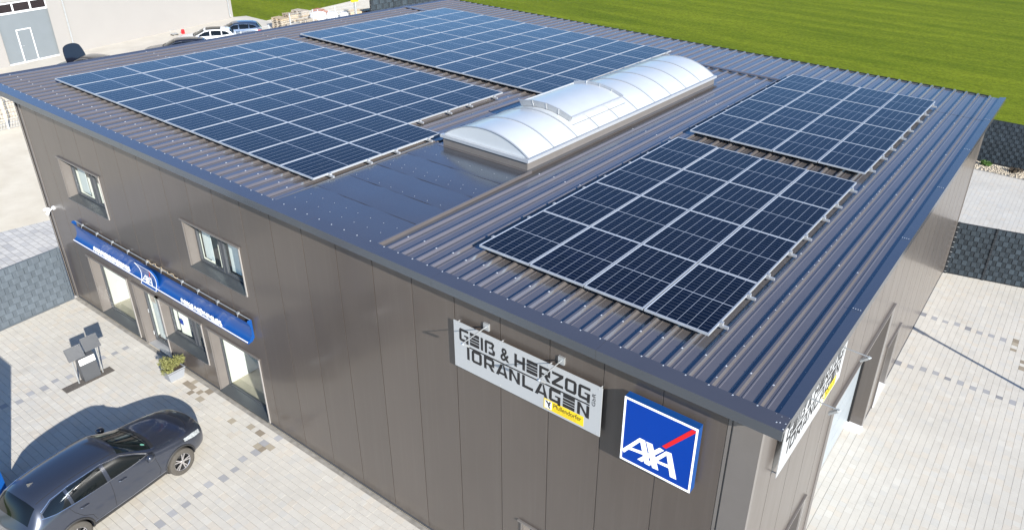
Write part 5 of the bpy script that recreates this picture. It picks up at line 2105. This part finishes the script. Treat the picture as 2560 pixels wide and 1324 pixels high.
def pallet_stack(label, loc, rz, n, seed):
    r = random.Random(seed)
    t = thing('pallet_stack', label, 'pallets', loc, rz, 'pallet stacks in the storage yard')
    for i in range(n):
        mb = MB()
        z = i * 0.145
        dx, dy = r.uniform(-0.03, 0.03), r.uniform(-0.03, 0.03)
        for k in range(5):
            mb.box(-0.6 + dx, 0.6 + dx, -0.4 + k * 0.175 + dy, -0.4 + k * 0.175 + 0.1 + dy, z + 0.12, z + 0.143)
        for k in (-0.55, -0.07, 0.41):
            mb.box(k + dx, k + 0.14 + dx, -0.4 + dy, 0.4 + dy, z + 0.022, z + 0.12)
        for k in (-0.4, -0.05, 0.30):
            mb.box(-0.6 + dx, 0.6 + dx, k + dy, k + 0.1 + dy, z, z + 0.022)
        put('pallet', mb, 'wood_grey' if r.random() < 0.6 else 'wood', t)
    return t
k = 0
for (x, y, n, rz) in ((-28.2, 28.3, 6, 0.1), (-27.2, 29.6, 5, 0.4), (-28.9, 29.7, 6, -0.2), (-27.7, 30.5, 3, 1.4), (-26.6, 28.4, 4, 0.9), (-29.6, 31.2, 6, 0.2)):
    k += 1
    pallet_stack(['grey wooden pallet stack nearest the meadow corner in the storage yard', 'wooden pallet stack second from the mesh fence corner in the storage yard', 'wooden pallet stack at the meadow edge in the storage yard',
                  'low wooden pallet stack before the white bags', 'wooden pallet stack close behind the mesh fence', 'wooden pallet stack left of the red brick stack'][k - 1], (x, y, -0.045), rz, n, k)
def big_bag(label, loc, s, seed):
    r = random.Random(seed)
    t = thing('big_bag', label, 'bag', loc, r.uniform(0, 1), 'white bulk bags')
    bm = bmesh.new()
    bmesh.ops.create_cube(bm, size=1.0)
    bmesh.ops.subdivide_edges(bm, edges=bm.edges[:], cuts=5, use_grid_fill=True)
    for v in bm.verts:
        p = v.co.copy()
        q = p.normalized() * 0.62
        v.co = p * 0.55 + q * 0.45 + Vector((r.uniform(-1, 1), r.uniform(-1, 1), r.uniform(-1, 1))) * 0.018
        v.co.z = (v.co.z + 0.5) * 0.9
        v.co *= s
    me = bpy.data.meshes.new('sack')
    bm.to_mesh(me)
    bm.free()
    shade_auto(me, 60)
    put('sack', me, 'bag', t)
    for (dx, dy) in ((-0.3, -0.3), (0.3, -0.3), (0.3, 0.3), (-0.3, 0.3)):
        mb = MB()
        mb.tube([(dx * s, dy * s, 0.8 * s), (dx * 1.1 * s, dy * 1.1 * s, 1.0 * s), (dx * 0.8 * s, dy * 0.8 * s, 0.82 * s)], 0.02, 5)
        put('strap', mb, 'bag', t)
    return t
big_bag('white bulk bag in the storage yard, left one', (-28.0, 31.7, -0.045), 0.95, 1)
big_bag('white bulk bag in the storage yard, middle one', (-27.5, 32.7, -0.045), 0.85, 2)
big_bag('white bulk bag in the storage yard, right one', (-27.0, 33.7, -0.045), 0.80, 3)
def brick_stack(label, loc, rz, nx, ny, nz, m, cat='brick stack', name='brick_stack', dims=(0.26, 0.12, 0.11)):
    t = thing(name, label, cat, loc, rz)
    r = random.Random(nx * 7 + nz)
    for k in range(nz):
        mb = MB()
        for i in range(nx):
            for j in range(ny):
                if k == nz - 1 and r.random() < 0.25:
                    continue
                x, y, z = i * dims[0], j * dims[1], k * dims[2]
                mb.box(x, x + dims[0] - 0.012, y, y + dims[1] - 0.012, z, z + dims[2] - 0.008)
        put('layer', mb, m, t)
    return t
brick_stack('red brick stack in the storage yard beside the white bags', (-29.6, 32.3, -0.045), 0.3, 4, 7, 7, 'brick')
brick_stack('pile of pale timber boards by the gate of the storage yard', (-26.6, 33.6, -0.045), 1.2, 2, 8, 10, 'wood', 'timber', 'timber_pile', (1.3, 0.14, 0.08))
brick_stack('pile of reddish timber boards behind the mesh gate', (-25.6, 34.8, -0.045), 1.3, 2, 6, 8, 'brick', 'timber', 'timber_pile', (1.0, 0.16, 0.09))
brick_stack('grey block stack behind the mesh fence left of the building', (-20.4, 5.0, -0.045), 1.5, 5, 4, 5, 'wood_grey', 'block stack', 'block_stack', (0.40, 0.30, 0.20))
brick_stack('white sheet stack behind the mesh fence left of the building', (-22.0, 6.6, -0.045), 1.55, 3, 3, 4, 'white', 'sheet stack', 'sheet_stack', (1.1, 0.5, 0.16))
t = thing('gate_post', 'grey gate post with yellow cap in the storage yard fence', 'post', (-25.0, 33.05, -0.045))
mb = MB()
mb.box(-0.08, 0.08, -0.08, 0.08, 0, 1.9)
put('post', mb, 'grey_metal', t)
mb = MB()
mb.box(-0.10, 0.10, -0.30, 0.30, 1.9, 2.05)
put('cap', mb, 'yellow', t)
